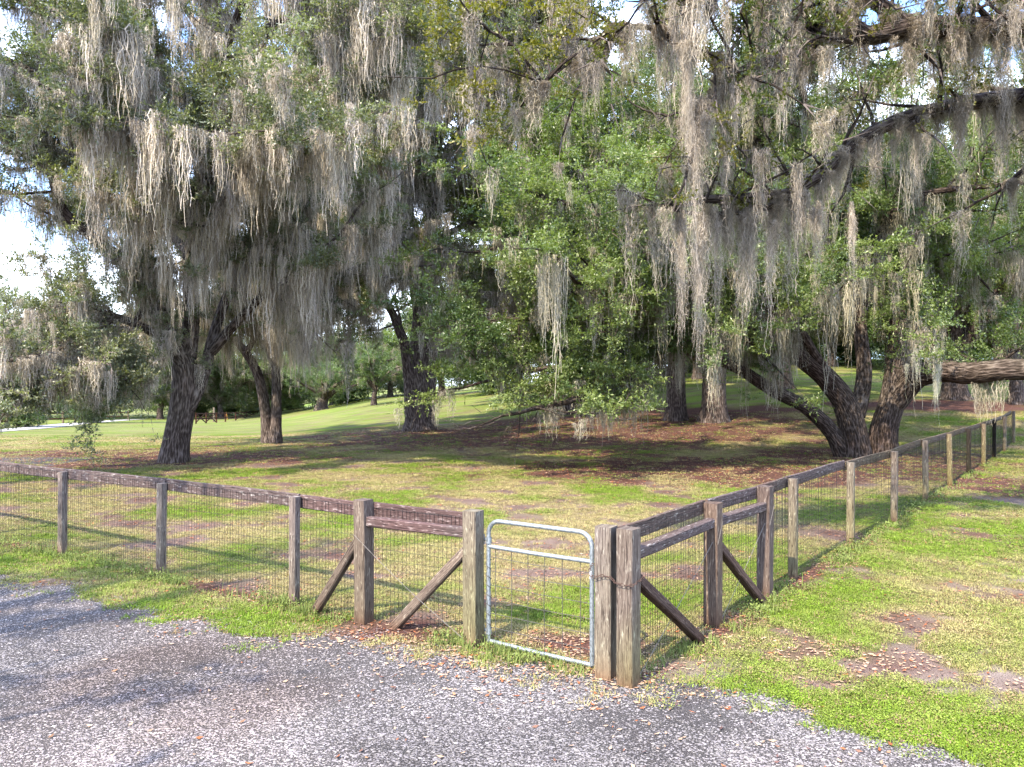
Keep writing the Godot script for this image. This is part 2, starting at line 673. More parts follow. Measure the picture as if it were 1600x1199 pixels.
func open_at(T: Dictionary, p: Vector3) -> float:
	for g in T.gaps:
		if (p - (g[0] as Vector3)).length() < g[1]:
			return 0.0
	if T.gap_n > 0.0:
		return clampf(1.0 - T.gap_n + 2.2 * (nz.get_noise_3d(p.x * 22.0, p.y * 22.0, p.z * 22.0) + 0.12), 0.0, 1.2)
	return 1.0


func add_leaf(T: Dictionary, p: Vector3) -> void:
	if rng.randf() > T.leaf_p * open_at(T, p) or p.y - rise(p.x, -p.z) < T.leaf_floor:
		return
	var k := rng.randi() % leafm.size()
	var f := clampf(0.5 + 1.1 * nz.get_noise_3d(p.x * 30.0, p.y * 30.0, p.z * 30.0 + 70.0) + rnd(-0.3, 0.3), 0.0, 1.0)
	var c: Color = (T.green as Color).lerp(T.yellow, f)
	var b := Basis(Vector3.UP, rng.randf() * TAU) * Basis(Vector3.RIGHT, rnd(-0.5, 0.5))
	inst(T.leaf[k], b.scaled(Vector3.ONE * rnd(0.75, 1.3) * T.leaf_s), p - T.base, c)


func add_moss(T: Dictionary, p: Vector3, much := 1.0) -> void:
	for k in T.moss_n:
		one_moss(T, p + (Vector3(rnd(-1, 1), 0, rnd(-1, 1)) * 0.22 * T.moss_w if k else Vector3.ZERO), much)


func one_moss(T: Dictionary, p: Vector3, much: float) -> void:
	if rng.randf() > T.moss_p * much * open_at(T, p):
		return
	var l: float = T.moss_l * (0.25 + 1.1 * rng.randf() * rng.randf()) * (0.7 + 0.9 * clampf(0.5 + 1.4 * nz2.get_noise_3d(p.x * 18.0, 0.0, p.z * 18.0), 0.0, 1.0))
	l = minf(l, p.y - rise(p.x, -p.z) - T.floor)
	if l < 0.15:
		return
	var k := rng.randi() % 4
	var s: float = T.moss_w * rnd(0.65, 1.3) * clampf(0.45 + l * 0.4, 0.5, 1.5)
	var f := rnd(0.7, 1.25)
	var c: Color = (T.mcol as Color) * f
	c = c.lerp(Color(0.24, 0.21, 0.12) if rng.randf() < 0.5 else Color(0.22, 0.19, 0.17), rng.randf() * 0.5)
	inst(T.moss[k], Basis(Vector3.UP, rng.randf() * TAU).scaled_local(Vector3(s, l, s)), p - T.base, c)


# a long hanging beard: clumps that start one below the other
func beard(T: Dictionary, p: Vector3, length: float, width: float, thick := 1.0) -> void:
	var n := int(maxf(3.0, length * 2.6 * thick))
	for k in n:
		var f := rng.randf() * rng.randf() * 0.3
		var l := length * (1.0 - f) * (rnd(0.3, 1.0) if k else 1.0)
		var o := Vector3(rnd(-1, 1), 0, rnd(-1, 1)) * width * 0.55 * (1.2 - l / length)
		var s := maxf(0.3, width * rnd(1.2, 2.4)) * (1.25 - 0.6 * l / length)
		var g := rnd(0.75, 1.25)
		inst(T.moss[4 + rng.randi() % 3], (Basis(Vector3(rnd(-1, 1), 0, rnd(-1, 1)).normalized(), rnd(-0.05, 0.05)) * Basis(UPV, rng.randf() * TAU)).scaled_local(Vector3(s, l, s)), p + o - Vector3(0, length * f, 0) - T.base, (T.mcol as Color) * g)


func beards(T: Dictionary, list: Array) -> void:   # [x, y, distance, length, width]
	for b in list:
		if b[4] >= 0.4:
			for k in 6:
				var l: float = b[3] * rnd(0.4, 1.0)
				beard(T, at(b[0], b[1], b[2]) + Vector3(rnd(-1, 1) * b[4], rnd(-0.6, 0.35), rnd(-1, 1) * b[4]), l, rnd(0.12, 0.22))
			continue
		beard(T, at(b[0], b[1], b[2]), b[3], b[4], b[5] if b.size() > 5 else 1.0)


func path_from(p: Vector3, dir: Vector3, length: float, segs: int, wander: float, lift: float) -> Array:
	var pts := [p]
	for k in segs:
		dir = (dir + unit() * wander + Vector3(0, lift, 0)).normalized()
		p += dir * length / segs
		pts.append(p)
	return pts


func limb(T: Dictionary, world_pts: Array, r0: float, r1: float, opts := {}) -> void:
	var base: Vector3 = T.base
	var step := 0.3
	var pts := resample(world_pts, step)
	var n := pts.size()
	var rads := PackedFloat32Array()
	var local := PackedVector3Array()
	var kink: float = opts.get("kink", 0.5)
	for k in n:
		var f := float(k) / (n - 1)
		var r := lerpf(r0, r1, pow(f, 0.8))
		if opts.has("flare"):
			var hgt := pts[k].y - base.y
			r *= 1.0 + opts.flare * exp(-maxf(hgt, 0.0) / 0.45)
		rads.append(r)
		var q := pts[k]
		if k > 0 and k < n - 1:
			q += Vector3(nz.get_noise_3d(q.x * 25, q.y * 25, q.z * 25), nz2.get_noise_3d(q.x * 25, q.y * 25, q.z * 25), nz.get_noise_3d(q.z * 25, q.x * 25, q.y * 25)) * r * kink
		local.append(q - base)
	tube(T.bark, local, rads, 12 if r0 > 0.25 else 8, 0.16, T.bark_tint, T.lichen)
	var first: float = opts.get("first", T.first)
	var bl: float = opts.get("bl", T.bl)
	var total := 0.0
	for k in range(1, n):
		total += pts[k].distance_to(pts[k - 1])
	var s := total * first
	while s < total:
		var f := s / total
		var idx := clampi(int(f * (n - 1)), 0, n - 2)
		var p := local[idx] + base
		var tan := (pts[idx + 1] - pts[idx]).normalized()
		var dir := (tan * 0.55 + unit() * 0.95 + Vector3(0, T.up, 0)).normalized()
		branch(T, p, dir, bl * rnd(0.55, 1.25), maxf(0.022, rads[idx] * rnd(0.25, 0.45)))
		s += T.bstep * rnd(0.6, 1.4)
	if opts.get("tip", true):
		branch(T, local[n - 1] + base, (pts[n - 1] - pts[n - 2]).normalized(), bl * 0.9, r1)
	s = total * opts.get("moss_first", first)
	while s < total:
		var idx := clampi(int(s / total * (n - 1)), 0, n - 2)
		add_moss(T, local[idx] + base - Vector3(0, rads[idx] * 0.6, 0) + Vector3(rnd(-1, 1), 0, rnd(-1, 1)) * rads[idx] * 0.7, opts.get("moss", 1.0))
		s += 0.16
	if T.fuzz > 0.0 and opts.get("moss", 1.0) > 0.0:   # short tufts that wrap the limb
		s = total * opts.get("moss_first", first)
		while s < total:
			var idx := clampi(int(s / total * (n - 1)), 0, n - 2)
			var o := unit()
			if nz.get_noise_1d(s * 90.0 + total * 70.0) > -0.12:
				var l := rnd(0.1, 0.32)
				var k := rng.randi() % 4
				var f := rnd(0.7, 1.15)
				inst(T.moss[k], Basis(UPV, rng.randf() * TAU) .scaled_local(Vector3(0.4, l, 0.4)), local[idx] + o * rads[idx] * 0.95, (T.mcol as Color) * f)
			s += 0.012


func branch(T: Dictionary, p: Vector3, dir: Vector3, length: float, r: float) -> void:
	var base: Vector3 = T.base
	var segs := maxi(3, int(length / 0.45))
	var raw := path_from(p, dir, length, segs, 0.32, 0.03 - T.droop)
	var rads := PackedFloat32Array()
	var local := PackedVector3Array()
	for k in raw.size():
		rads.append(lerpf(r, 0.01, float(k) / segs))
		local.append(raw[k] - base)
	tube(T.bark, local, rads, 5, 0.0, T.bark_tint, T.lichen * 1.6)
	var s: float = T.sstep * 0.7
	while s < length:
		var f := s / length * segs
		var k := mini(int(f), segs - 1)
		var q: Vector3 = (raw[k] as Vector3).lerp(raw[k + 1], f - k)
		var tan: Vector3 = ((raw[k + 1] as Vector3) - (raw[k] as Vector3)).normalized()
		spray(T, q, (tan * 0.6 + unit() * 0.95 + Vector3(0, 0.12 - T.droop, 0)).normalized(), T.sl * rnd(0.5, 1.25) * (1.0 - 0.35 * s / length))
		s += T.sstep * rnd(0.6, 1.4)
		if rng.randf() < 0.8 * T.bm:
			add_moss(T, q)
	spray(T, raw[segs], dir, T.sl)


func spray(T: Dictionary, p: Vector3, dir: Vector3, length: float) -> void:
	var base: Vector3 = T.base
	var segs := maxi(2, int(length / 0.35))
	var raw := path_from(p, dir, length, segs, 0.4, -T.droop)
	var acc: Acc = T.twigs
	for k in segs:
		var a: Vector3 = raw[k] - base
		var b: Vector3 = raw[k + 1] - base
		var w := 0.014 * (1.0 - 0.6 * k / segs)
		var t := (b - a).normalized()
		var x := t.cross(Vector3(0.3, 0.5, 0.8)).normalized() * w
		var y := t.cross(x).normalized() * w
		var n0 := acc.v.size()
		acc.v.append_array(PackedVector3Array([a + x, a - x * 0.5 + y, a - x * 0.5 - y, b]))
		var c: Color = (T.bark_tint as Color) * 0.75
		acc.c.append_array(PackedColorArray([c, c, c, c]))
		acc.i.append_array(PackedInt32Array([n0, n0 + 3, n0 + 1, n0 + 1, n0 + 3, n0 + 2, n0 + 2, n0 + 3, n0]))
	var s: float = T.lstep * rng.randf() + length * 0.15
	while s < length:
		var f := s / length * segs
		var k := mini(int(f), segs - 1)
		var q: Vector3 = (raw[k] as Vector3).lerp(raw[k + 1], f - k)
		add_leaf(T, q + unit() * 0.1)
		s += T.lstep
	if rng.randf() < 0.45 * T.bm:
		add_moss(T, raw[maxi(1, segs / 2)])


func finish(T: Dictionary, called := "crown") -> void:
	part("trunk", T.bark.mesh(M.bark), T.root)
	if T.twigs.v.size():
		part("twigs", T.twigs.mesh(M.twig), T.root, "stuff")
	for k in leafm.size():
		if T.leaf[k].size():
			scatter(called, leafm[k], T.leaf[k], T.root)
	var mm: Array = mossfine if T.fine else mossm
	for k in mm.size():
		if T.moss[k].size():
			scatter("hanging_moss", mm[k], T.moss[k], T.root)


# limbs that arch out from a point, one after another round the compass
func arching(T: Dictionary, from: Vector3, n: int, az0: float, az1: float, reach: float, high: float, r0: float, r1: float, opts := {}) -> void:
	for k in n:
		var az := lerpf(az0, az1, (k + rnd(0.2, 0.8)) / n)
		var out := Vector3(cos(az), 0, sin(az))
		var hh := high * rnd(0.75, 1.15)
		var rr := reach * rnd(0.75, 1.15)
		var p1 := from + out * rr * 0.22 + Vector3(0, hh * 0.42, 0)
		var p2 := from + out * rr * 0.6 + Vector3(rnd(-0.6, 0.6), hh * 0.8, rnd(-0.6, 0.6))
		var p3 := from + out * rr + Vector3(rnd(-1, 1), hh, rnd(-1, 1))
		limb(T, [from, p1, p2, p3], r0, r1, opts)


func simple_oak(called: String, label: String, base: Vector3, r: float, fork: float, reach: float, high: float, o: Dictionary, sd: int) -> void:
	var T := new_tree(called, label, base, o, sd)
	var top := base + Vector3(rnd(-0.3, 0.3), fork, rnd(-0.3, 0.3))
	limb(T, [base - Vector3(0, 0.5, 0), base + Vector3(0, fork * 0.5, 0), top], r, r * 0.85, {"first": 2.0, "tip": false, "flare": 0.5, "moss_first": 2.0, "kink": 0.12})
	var n: int = o.get("n", 7)
	arching(T, top - Vector3(0, 0.25, 0), n, 0.0, TAU, reach, high * 0.55, r * 0.55, 0.06)
	arching(T, top - Vector3(0, 0.25, 0), maxi(3, n / 2), 0.5, TAU + 0.5, reach * 0.55, high, r * 0.6, 0.06)
	finish(T)


func px(list: Array) -> Array:   # [x, y, distance] triples, as seen from the drive, to points in the world
	var out := []
	for k in list:
		out.append(at(k[0], k[1], k[2]))
	return out


# ---------------------------------------------------------------- fence, gate, chain
const LEFT_N := Vector3(-0.533, 0, 0.846)     # from the paddock out over the drive
const RIGHT_N := Vector3(0.786, 0, 0.618)
const UPV := Vector3(0, 1, 0)


func g3(x: float, d: float, y := 0.0) -> Vector3:
	return Vector3(x, y + ground_y(x, d), -d)


func wire_panel(a: Vector3, b: Vector3, top: float) -> ArrayMesh:
	var acc := Acc.new()
	var length := a.distance_to(b)
	var n := int(length / 0.0508)
	var dir := (b - a) / length
	var off := Vector3(-dir.z, 0, dir.x) * 0.003
	var ph := rng.randf() * 50.0
	for k in n + 1:
		var p := a + dir * (k * 0.0508)
		var q := p + dir * rnd(-0.004, 0.004) + off * rnd(-3, 3)
		rod3(acc, p + Vector3(0, 0.015, 0), q + Vector3(0, top, 0), 0.0023)
	var heights := PackedFloat32Array()
	for k in 12:
		heights.append(0.03 + (top - 0.03) * k / 11.0)
	for h in heights:
		var prev := a + Vector3(0, h, 0)
		for k in 6:
			var f := (k + 1) / 6.0
			var c := a.lerp(b, f) + Vector3(0, h + 0.012 * nz.get_noise_2d(f * 60.0 + ph, h * 90.0), 0) + off * 2.0 * nz2.get_noise_2d(f * 60.0, ph)
			rod3(acc, prev, c, 0.0019)
			prev = c
	return acc.mesh(M.wire)


func rod3(acc: Acc, a: Vector3, b: Vector3, r: float) -> void:
	var t := (b - a).normalized()
	var x := t.cross(Vector3(0.31, 0.52, 0.79)).normalized() * r
	var y := t.cross(x).normalized() * r
	var p := [x, x * -0.5 + y * 0.87, x * -0.5 - y * 0.87]
	var k := acc.v.size()
	for z in 3:
		acc.v.append(a + p[z])
		acc.v.append(b + p[z])
	for z in 3:
		var i0 := k + z * 2
		var i1 := k + ((z + 1) % 3) * 2
		acc.i.append_array(PackedInt32Array([i0, i0 + 1, i1 + 1, i0, i1 + 1, i1]))


func twisted(a: Vector3, b: Vector3, sag: float) -> ArrayMesh:
	var acc := Acc.new()
	for s in 2:
		var pts := PackedVector3Array()
		for k in 17:
			var f := k / 16.0
			var w := 0.004 * sin(f * 30.0 + s * PI)
			pts.append(a.lerp(b, f) + Vector3(w, -sag * sin(f * PI) + 0.004 * cos(f * 30.0 + s * PI), 0))
		rod(acc, pts, 0.0014, 4)
	return acc.mesh(M.tie)


func build_left_fence() -> void:
	var t := thing("paddock_fence", "left run of weathered timber and wire fence along the gravel drive", "fence", Vector3.ZERO)
	var small := [[-13.4, 15.6], [-11.05, 14.05], [-8.8, 12.65], [-6.61, 11.28], [-4.6, 10.05], [-2.47, 8.7]]
	var big := [[-1.555, 8.05], [-0.368, 7.35]]
	var line := []
	var k := 0
	for s in small:
		var p := g3(s[0], s[1])
		var lean := Vector3(rnd(-0.015, 0.015), 0, rnd(-0.015, 0.015))
		var v := rnd(0.85, 1.15)
		part("post", beam(p - Vector3(0, 0.2, 0), p + lean + Vector3(0, 1.2 + 0.02 * (k % 2), 0), 0.115, 0.1, LEFT_N, M.post, Color(v, v * 0.96, v * 0.95), 0.25, 0.022), t)
		line.append(p)
		k += 1
	for s in big:
		var p := g3(s[0], s[1])
		var gate: bool = s[0] > -1.0
		part("gate_post" if gate else "brace_post", beam(p - Vector3(0, 0.2, 0), p + Vector3(0, 1.29, 0), 0.155, 0.15, LEFT_N, M.post, Color(1.0, 0.98, 0.93) if gate else Color(0.8, 0.73, 0.68), 0.5 if gate else 0.3, 0.008), t)
		line.append(p)
	for j in line.size() - 1:
		var a: Vector3 = line[j]
		var b: Vector3 = line[j + 1]
		a.y = 0
		b.y = 0
		var e := (b - a).normalized() * 0.02
		var back := LEFT_N * -0.092
		var last := j >= line.size() - 3
		var lift := 1.165
		var v := rnd(0.9, 1.25)
		part("top_rail", beam(a + back + e + Vector3(0, lift + rnd(-0.012, 0.012), 0), b + back - e * 0.6 + Vector3(0, lift + rnd(-0.012, 0.012), 0), 0.15, 0.04, UPV, M.rail, Color(v * 1.25, v * 1.2, v * 1.2) if not last else Color(0.95, 0.82, 0.82), 0.0, 0.006, 0.008), t)
		part("wire_mesh", wire_panel(a + LEFT_N * -0.065, b + LEFT_N * -0.065, 1.2), t, "stuff")
	var l3: Vector3 = line[6]
	var l4: Vector3 = line[7]
	var dir := (l4 - l3).normalized()
	part("brace_rail", beam(l3 + dir * 0.076 + Vector3(0, 1.07, 0) + LEFT_N * 0.005, l4 - dir * 0.076 + Vector3(0, 1.07, 0) + LEFT_N * 0.005, 0.1, 0.09, UPV, M.rail, Color(1.25, 1.05, 1.05)), t)
	part("brace", beam(l3 - dir * 0.076 + Vector3(0, 0.84, 0), l3 - dir * 0.72 + Vector3(0, -0.03, 0), 0.1, 0.085, LEFT_N, M.post, Color(0.75, 0.68, 0.6), 0.1), t)
	part("brace", beam(l4 - dir * 0.077 + Vector3(0, 0.9, 0), l4 - dir * 1.02 + Vector3(0, -0.03, 0), 0.1, 0.09, LEFT_N, M.post, Color(0.9, 0.82, 0.75), 0.1), t)
	part("brace_wire", twisted(l3 + LEFT_N * 0.085 - dir * 0.06 + Vector3(0, 0.93, 0), l4 - dir * 0.09 + LEFT_N * 0.07 + Vector3(0, 0.08, 0), 0.03), t)


func build_right_fence() -> void:
	var t := thing("paddock_fence", "right run of timber and wire fence receding beside the mossy oaks", "fence", Vector3.ZERO)
	var big := [[0.965, 6.37], [2.08, 7.94], [2.97, 9.0]]
	var small := [[3.62, 9.9], [5.29, 12.0], [6.94, 13.95], [8.83, 16.4], [10.7, 18.75], [12.55, 21.1], [14.4, 23.45], [16.2, 25.8], [18.1, 28.2], [20.0, 30.6]]
	var line := []
	var k := 0
	for s in big:
		var p := g3(s[0], s[1])
		part("corner_post" if k == 0 else "brace_post", beam(p - Vector3(0, 0.2, 0), p + Vector3(0, 1.3 if k != 1 else 1.27, 0), 0.15, 0.15, RIGHT_N, M.post, [Color(1.0, 0.95, 0.88), Color(0.72, 0.6, 0.54), Color(0.75, 0.66, 0.64)][k], [0.8, 0.2, 0.15][k], 0.008), t)
		line.append(p)
		k += 1
	for s in small:
		var p := g3(s[0], s[1])
		var v := rnd(0.75, 1.15)
		var c := Color(v, v * 0.96, v * 0.88)
		if k in [8, 10]:
			c = Color(0.16, 0.15, 0.15)
		elif k in [7, 9]:
			c = Color(0.95, 0.88, 0.68)
		part("post", beam(p - Vector3(0, 0.2, 0), p + Vector3(rnd(-0.02, 0.02), 1.27, rnd(-0.02, 0.02)), 0.11, 0.1, RIGHT_N, M.post, c, 0.5, 0.02), t)
		line.append(p)
		k += 1
	for j in line.size() - 1:
		var a: Vector3 = line[j]
		var b: Vector3 = line[j + 1]
		var e := (b - a).normalized() * 0.02
		var back := RIGHT_N * -0.095
		var v := rnd(0.8, 1.1)
		part("top_rail", beam(a + back + e + Vector3(0, 1.215 + rnd(-0.01, 0.01), 0), b + back - e * 0.6 + Vector3(0, 1.215 + rnd(-0.01, 0.01), 0), 0.14, 0.04, UPV, M.rail, Color(v * 1.3, v * 1.15, v * (0.75 if j > 3 else 1.0)), 0.0, 0.006, 0.008), t)
		part("wire_mesh", wire_panel(a + RIGHT_N * -0.066, b + RIGHT_N * -0.066, 1.22), t, "stuff")
	for j in 2:
		var a: Vector3 = line[j]
		var b: Vector3 = line[j + 1]
		var dir := (b - a).normalized()
		part("brace_rail", beam(a + dir * 0.076 + RIGHT_N * 0.004 + Vector3(0, 1.07, 0), b - dir * 0.076 + RIGHT_N * 0.004 + Vector3(0, 1.07, 0), 0.1, 0.09, UPV, M.rail, Color(1.35, 1.2, 1.1)), t)
		var foot := 1.42 if j == 0 else 1.12
		part("brace", beam(a + dir * 0.077 + Vector3(0, 0.9 - 0.06 * j, 0), a + dir * foot + RIGHT_N * 0.1 + Vector3(0, -0.03, 0), 0.1, 0.09, RIGHT_N, M.post, Color(0.55, 0.42, 0.37)), t)
		part("brace_wire", twisted(a + dir * 0.08 + RIGHT_N * 0.05 + Vector3(0, 0.04, 0), b - dir * 0.085 + RIGHT_N * 0.03 + Vector3(0, 0.88, 0), 0.01), t)
		part("brace_wire", twisted(b + RIGHT_N * 0.08 - dir * 0.07 + Vector3(0, 0.86, 0), b + RIGHT_N * 0.08 + dir * 0.07 + Vector3(0, 1.08, 0), 0.0), t)


func build_gate() -> void:
	var a := Vector3(-0.225, 0, -7.36)      # hinge side
	var b := Vector3(0.7, 0, -6.715)        # latch side
	var dir := (b - a).normalized()
	var nrm := Vector3(-dir.z, 0, dir.x)
	var w := a.distance_to(b)
	var t := thing("metal_gate", "small galvanised tube and wire gate between two timber posts", "gate", a)
	var low := 0.035
	var high := 1.19
	var r := 0.021
	var acc := Acc.new()
	var pts := PackedVector3Array()
	var c := 0.13
	pts.append(Vector3(0, low, 0))
	pts.append(Vector3(0, high - c, 0))
	for k in range(1, 9):
		var q := PI * 0.5 * k / 8.0
		pts.append(dir * (c - c * cos(q)) + Vector3(0, high - c + c * sin(q), 0))
	for k in range(0, 9):
		var q := PI * 0.5 * k / 8.0
		pts.append(dir * (w - c + c * sin(q)) + Vector3(0, high - c + c * cos(q), 0))
	pts.append(dir * w + Vector3(0, low, 0))
	rod(acc, pts, r, 12)
	part("frame", acc.mesh(M.steel), t)
	for h in [[0.94, "middle_rail"], [0.035, "bottom_rail"]]:
		acc = Acc.new()
		rod(acc, PackedVector3Array([Vector3(0, h[0], 0), dir * w * 0.5 + Vector3(0, h[0] - 0.004, 0), dir * w + Vector3(0, h[0], 0)]), r * 0.95, 12)
		part(h[1], acc.mesh(M.steel), t)
	for k in 6:
		acc = Acc.new()
		var x := w * (0.06 + 0.165 * k)
		rod(acc, PackedVector3Array([dir * x + Vector3(0, 0.07, 0) - nrm * 0.02, dir * (x + rnd(-0.008, 0.008)) + Vector3(0, 0.5, 0) - nrm * 0.015, dir * x + Vector3(0, 0.93, 0) - nrm * 0.02]), 0.0034, 5)
		part("upright_wire", acc.mesh(M.gate_wire), t)
	for k in 6:
		acc = Acc.new()
		var h := 0.16 + 0.135 * k
		rod(acc, PackedVector3Array([Vector3(0, h, 0) - nrm * 0.024, dir * w * 0.5 + Vector3(0, h - 0.006 + rnd(-0.006, 0.006), 0) - nrm * 0.024, dir * w + Vector3(0, h, 0) - nrm * 0.024]), 0.003, 5)
		part("cross_wire", acc.mesh(M.gate_wire), t)
	acc = Acc.new()
	pts = PackedVector3Array()
	for k in 161:
		var f := k / 160.0
		var q := f * TAU * 8.0
		pts.append(Vector3(0, 0.1 + 0.72 * f, 0) + dir * cos(q) * 0.025 + nrm * sin(q) * 0.025)
	rod(acc, pts, 0.0028, 5)
	part("wound_wire", acc.mesh(M.gate_wire), t)
	for h in [1.0, 0.13]:
		acc = Acc.new()
		rod(acc, PackedVector3Array([Vector3(0, h - 0.03, 0), Vector3(0, h + 0.03, 0)]), 0.03, 12)
		rod(acc, PackedVector3Array([Vector3(0, h, 0), -dir * 0.075 + Vector3(0, h, 0)]), 0.013, 8)
		rod(acc, PackedVector3Array([-dir * 0.055 + Vector3(0, h - 0.05, 0), -dir * 0.055 + Vector3(0, h + 0.05, 0)]), 0.009, 8)
		part("hinge", acc.mesh(M.steel), t)


func build_chain() -> void:
	var t := thing("gate_chain", "rusty chain looped from the metal gate round the two gate posts", "chain", Vector3(0.8, 0, -6.6))
	var base := t.position
	var way := [Vector3(0.715, 0.95, -6.68), Vector3(0.665, 0.9, -6.58), Vector3(0.68, 0.868, -6.485), Vector3(0.755, 0.888, -6.44), Vector3(0.828, 0.875, -6.4), Vector3(0.85, 0.86, -6.33), Vector3(0.915, 0.85, -6.282), Vector3(0.982, 0.86, -6.242), Vector3(1.035, 0.872, -6.3), Vector3(1.092, 0.885, -6.385), Vector3(1.08, 0.888, -6.43)]
	var pts := resample(way, 0.012)
	var step := 0.03
	var ring := TorusMesh.new()
	ring.inner_radius = 0.0085
	ring.outer_radius = 0.014
	ring.rings = 10
	ring.ring_segments = 6
	ring.material = M.rust
	var acc := 0.0
	var k := 0
	for j in range(1, pts.size()):
		acc += pts[j].distance_to(pts[j - 1])
		if acc >= step:
			acc = 0.0
			var l := part("link", ring, t)
			var tan := (pts[j] - pts[j - 1]).normalized()
			var side := tan.cross(UPV if k % 2 else tan.cross(UPV)).normalized()
			l.transform = Transform3D(Basis(tan * 1.6, side, tan.cross(side)), pts[j] - base)
			k += 1
	var lock := beam(Vector3(0.672, 0.84, -6.53), Vector3(0.672, 0.9, -6.53), 0.035, 0.018, Vector3(-0.5, 0, 0.8), M.steel_post)
	part("clip", lock, t).position = -base


# ---------------------------------------------------------------- scene
func _ready() -> void:
	var cam := Camera3D.new()
	cam.name = "camera"
	cam.position = Vector3(0, CAM_H, 0)
	cam.fov = rad_to_deg(2.0 * atan(599.5 / F))
	cam.near = 0.1
	cam.far = 900.0
	add_child(cam)
	var env := Environment.new()
	env.background_mode = Environment.BG_SKY
	var sm := ProceduralSkyMaterial.new()
	sm.sky_top_color = Color(0.36, 0.56, 0.88)
	sm.sky_horizon_color = Color(0.74, 0.84, 0.95)
	sm.sky_curve = 0.2
	sm.ground_bottom_color = Color(0.25, 0.25, 0.2)
	sm.ground_horizon_color = Color(0.6, 0.68, 0.72)
	sm.sun_angle_max = 12.0
	sm.sky_energy_multiplier = 1.0
	sm.sky_cover = clouds()
	var sky := Sky.new()
	sky.sky_material = sm
	env.sky = sky
	env.background_energy_multiplier = 1.25
	env.tonemap_mode = Environment.TONE_MAPPER_LINEAR
	env.tonemap_exposure = 3.5
	env.sdfgi_enabled = true
	env.ssao_enabled = true
	env.ssil_enabled = true
	var we := WorldEnvironment.new()
	we.name = "world_environment"
	we.environment = env
	add_child(we)
	var sun := DirectionalLight3D.new()
	sun.name = "sun"
	sun.light_energy = 1.6
	sun.light_color = Color(1.0, 0.95, 0.87)
	sun.light_angular_distance = 0.5
	sun.shadow_enabled = true
	add_child(sun)
	sun.look_at_from_position(Vector3.ZERO, Vector3(0.46, -0.8, -0.62), Vector3.UP)

	nz.seed = 4
	nz.frequency = 0.01
	nz.fractal_octaves = 4
	nz2.seed = 9
	nz2.frequency = 0.01
	nz2.fractal_octaves = 3
	make_materials()
	var yst := vcol(0.7, 0.3)
	yst.albedo_color = srgb(0.22, 0.17, 0.05)
	M.yellow_post = yst
	var stl := vcol(0.5, 0.5)
	stl.albedo_color = srgb(0.4, 0.4, 0.4)
	M.steel_post = stl
	for k in 3:
		leafm.append(leaf_clump(100 + k, 63, 0.38, 0.085, 0.042))
	for k in 4:
		mossm.append(moss_clump(200 + k, 34, 0.2, 0.0085, 8))
		mossfine.append(moss_clump(300 + k, 64, 0.2, 0.0055, 14))
	for k in 3:   # loose, tangled ones for the long beards
		mossm.append(moss_clump(400 + k, 26, 0.11, 0.006, 13, 0.06))
		mossfine.append(moss_clump(500 + k, 48, 0.11, 0.0042, 18, 0.06))
	build_ground()
	rng.seed = 77
	build_left_fence()
	build_right_fence()
	var gp := beam(g3(0.8, 6.53, -0.2), g3(0.8, 6.53, 1.29), 0.15, 0.15, Vector3(0.85, 0, 0.53), M.post, Color(1.35, 1.3, 1.12), 0.7, 0.01)
	var gn := MeshInstance3D.new()
	gn.name = numbered("gate_post")
	gn.mesh = gp
	add_child(gn)
	tag(gn, "pale split timber post on the latch side, touching the corner post", "post")
	build_gate()
	build_chain()
	build_trees()
	build_far()
	build_cover()


func clouds() -> ImageTexture:
	var w := 512
	var h := 256
	var n := FastNoiseLite.new()
	n.seed = 21
	n.frequency = 1.0
	n.fractal_octaves = 5
	var data := PackedByteArray()
	data.resize(w * h * 4)
	for y in h:
		var el := PI * (0.5 - (y + 0.5) / h)
		for x in w:
			var az := TAU * x / w
			var p := Vector3(cos(el) * cos(az), sin(el) * 2.2, cos(el) * sin(az)) * 1.9
			var c := clampf((n.get_noise_3dv(p) + 0.2) * 3.2, 0.0, 1.0)
			var k := (y * w + x) * 4
			data[k] = 255
			data[k + 1] = 255
			data[k + 2] = 255
			data[k + 3] = int(c * 225.0)
	return ImageTexture.create_from_image(Image.create_from_data(w, h, false, Image.FORMAT_RGBA8, data))


func steps(a: float, b: float, s: float) -> PackedFloat32Array:
	var out := PackedFloat32Array()
	var n := int(round((b - a) / s))
	for k in n + 1:
		out.append(a + (b - a) * k / n)
	return out


func build_ground() -> void:
	var ground := Acc.new()
	var drive := Acc.new()
	grid(steps(-14.0, 14.0, 0.1), steps(3.0, 26.0, 0.1), Rect2(0, 0, 0, 0), ground, drive)
	var xs := PackedFloat32Array([-400, -250, -160, -110, -80, -60, -50, -44])
	xs.append_array(steps(-40, -14, 1.0))
	xs.append_array(steps(-13, 14, 1.0))
	xs.append_array(steps(15, 50, 1.0))
	xs.append_array(PackedFloat32Array([55, 65, 80, 110, 160, 250, 400]))
	var ds := PackedFloat32Array([-300, -120, -60, -30, -15, -8, -4, -1, 1, 3])
	ds.append_array(steps(26, 80, 0.9))
	ds.append_array(PackedFloat32Array([84, 90, 98, 108, 120, 150, 200, 300, 420]))
	grid(xs, ds, Rect2(-14.0, 3.0, 28.0, 23.0), ground, drive)
	var g := part("ground", compact(ground).mesh(M.ground), self)
	g.set_meta("kind", "structure")
	taken["ground"] = 1
	var d := part("gravel_drive", compact(drive).mesh(M.gravel), self)
	d.set_meta("kind", "structure")


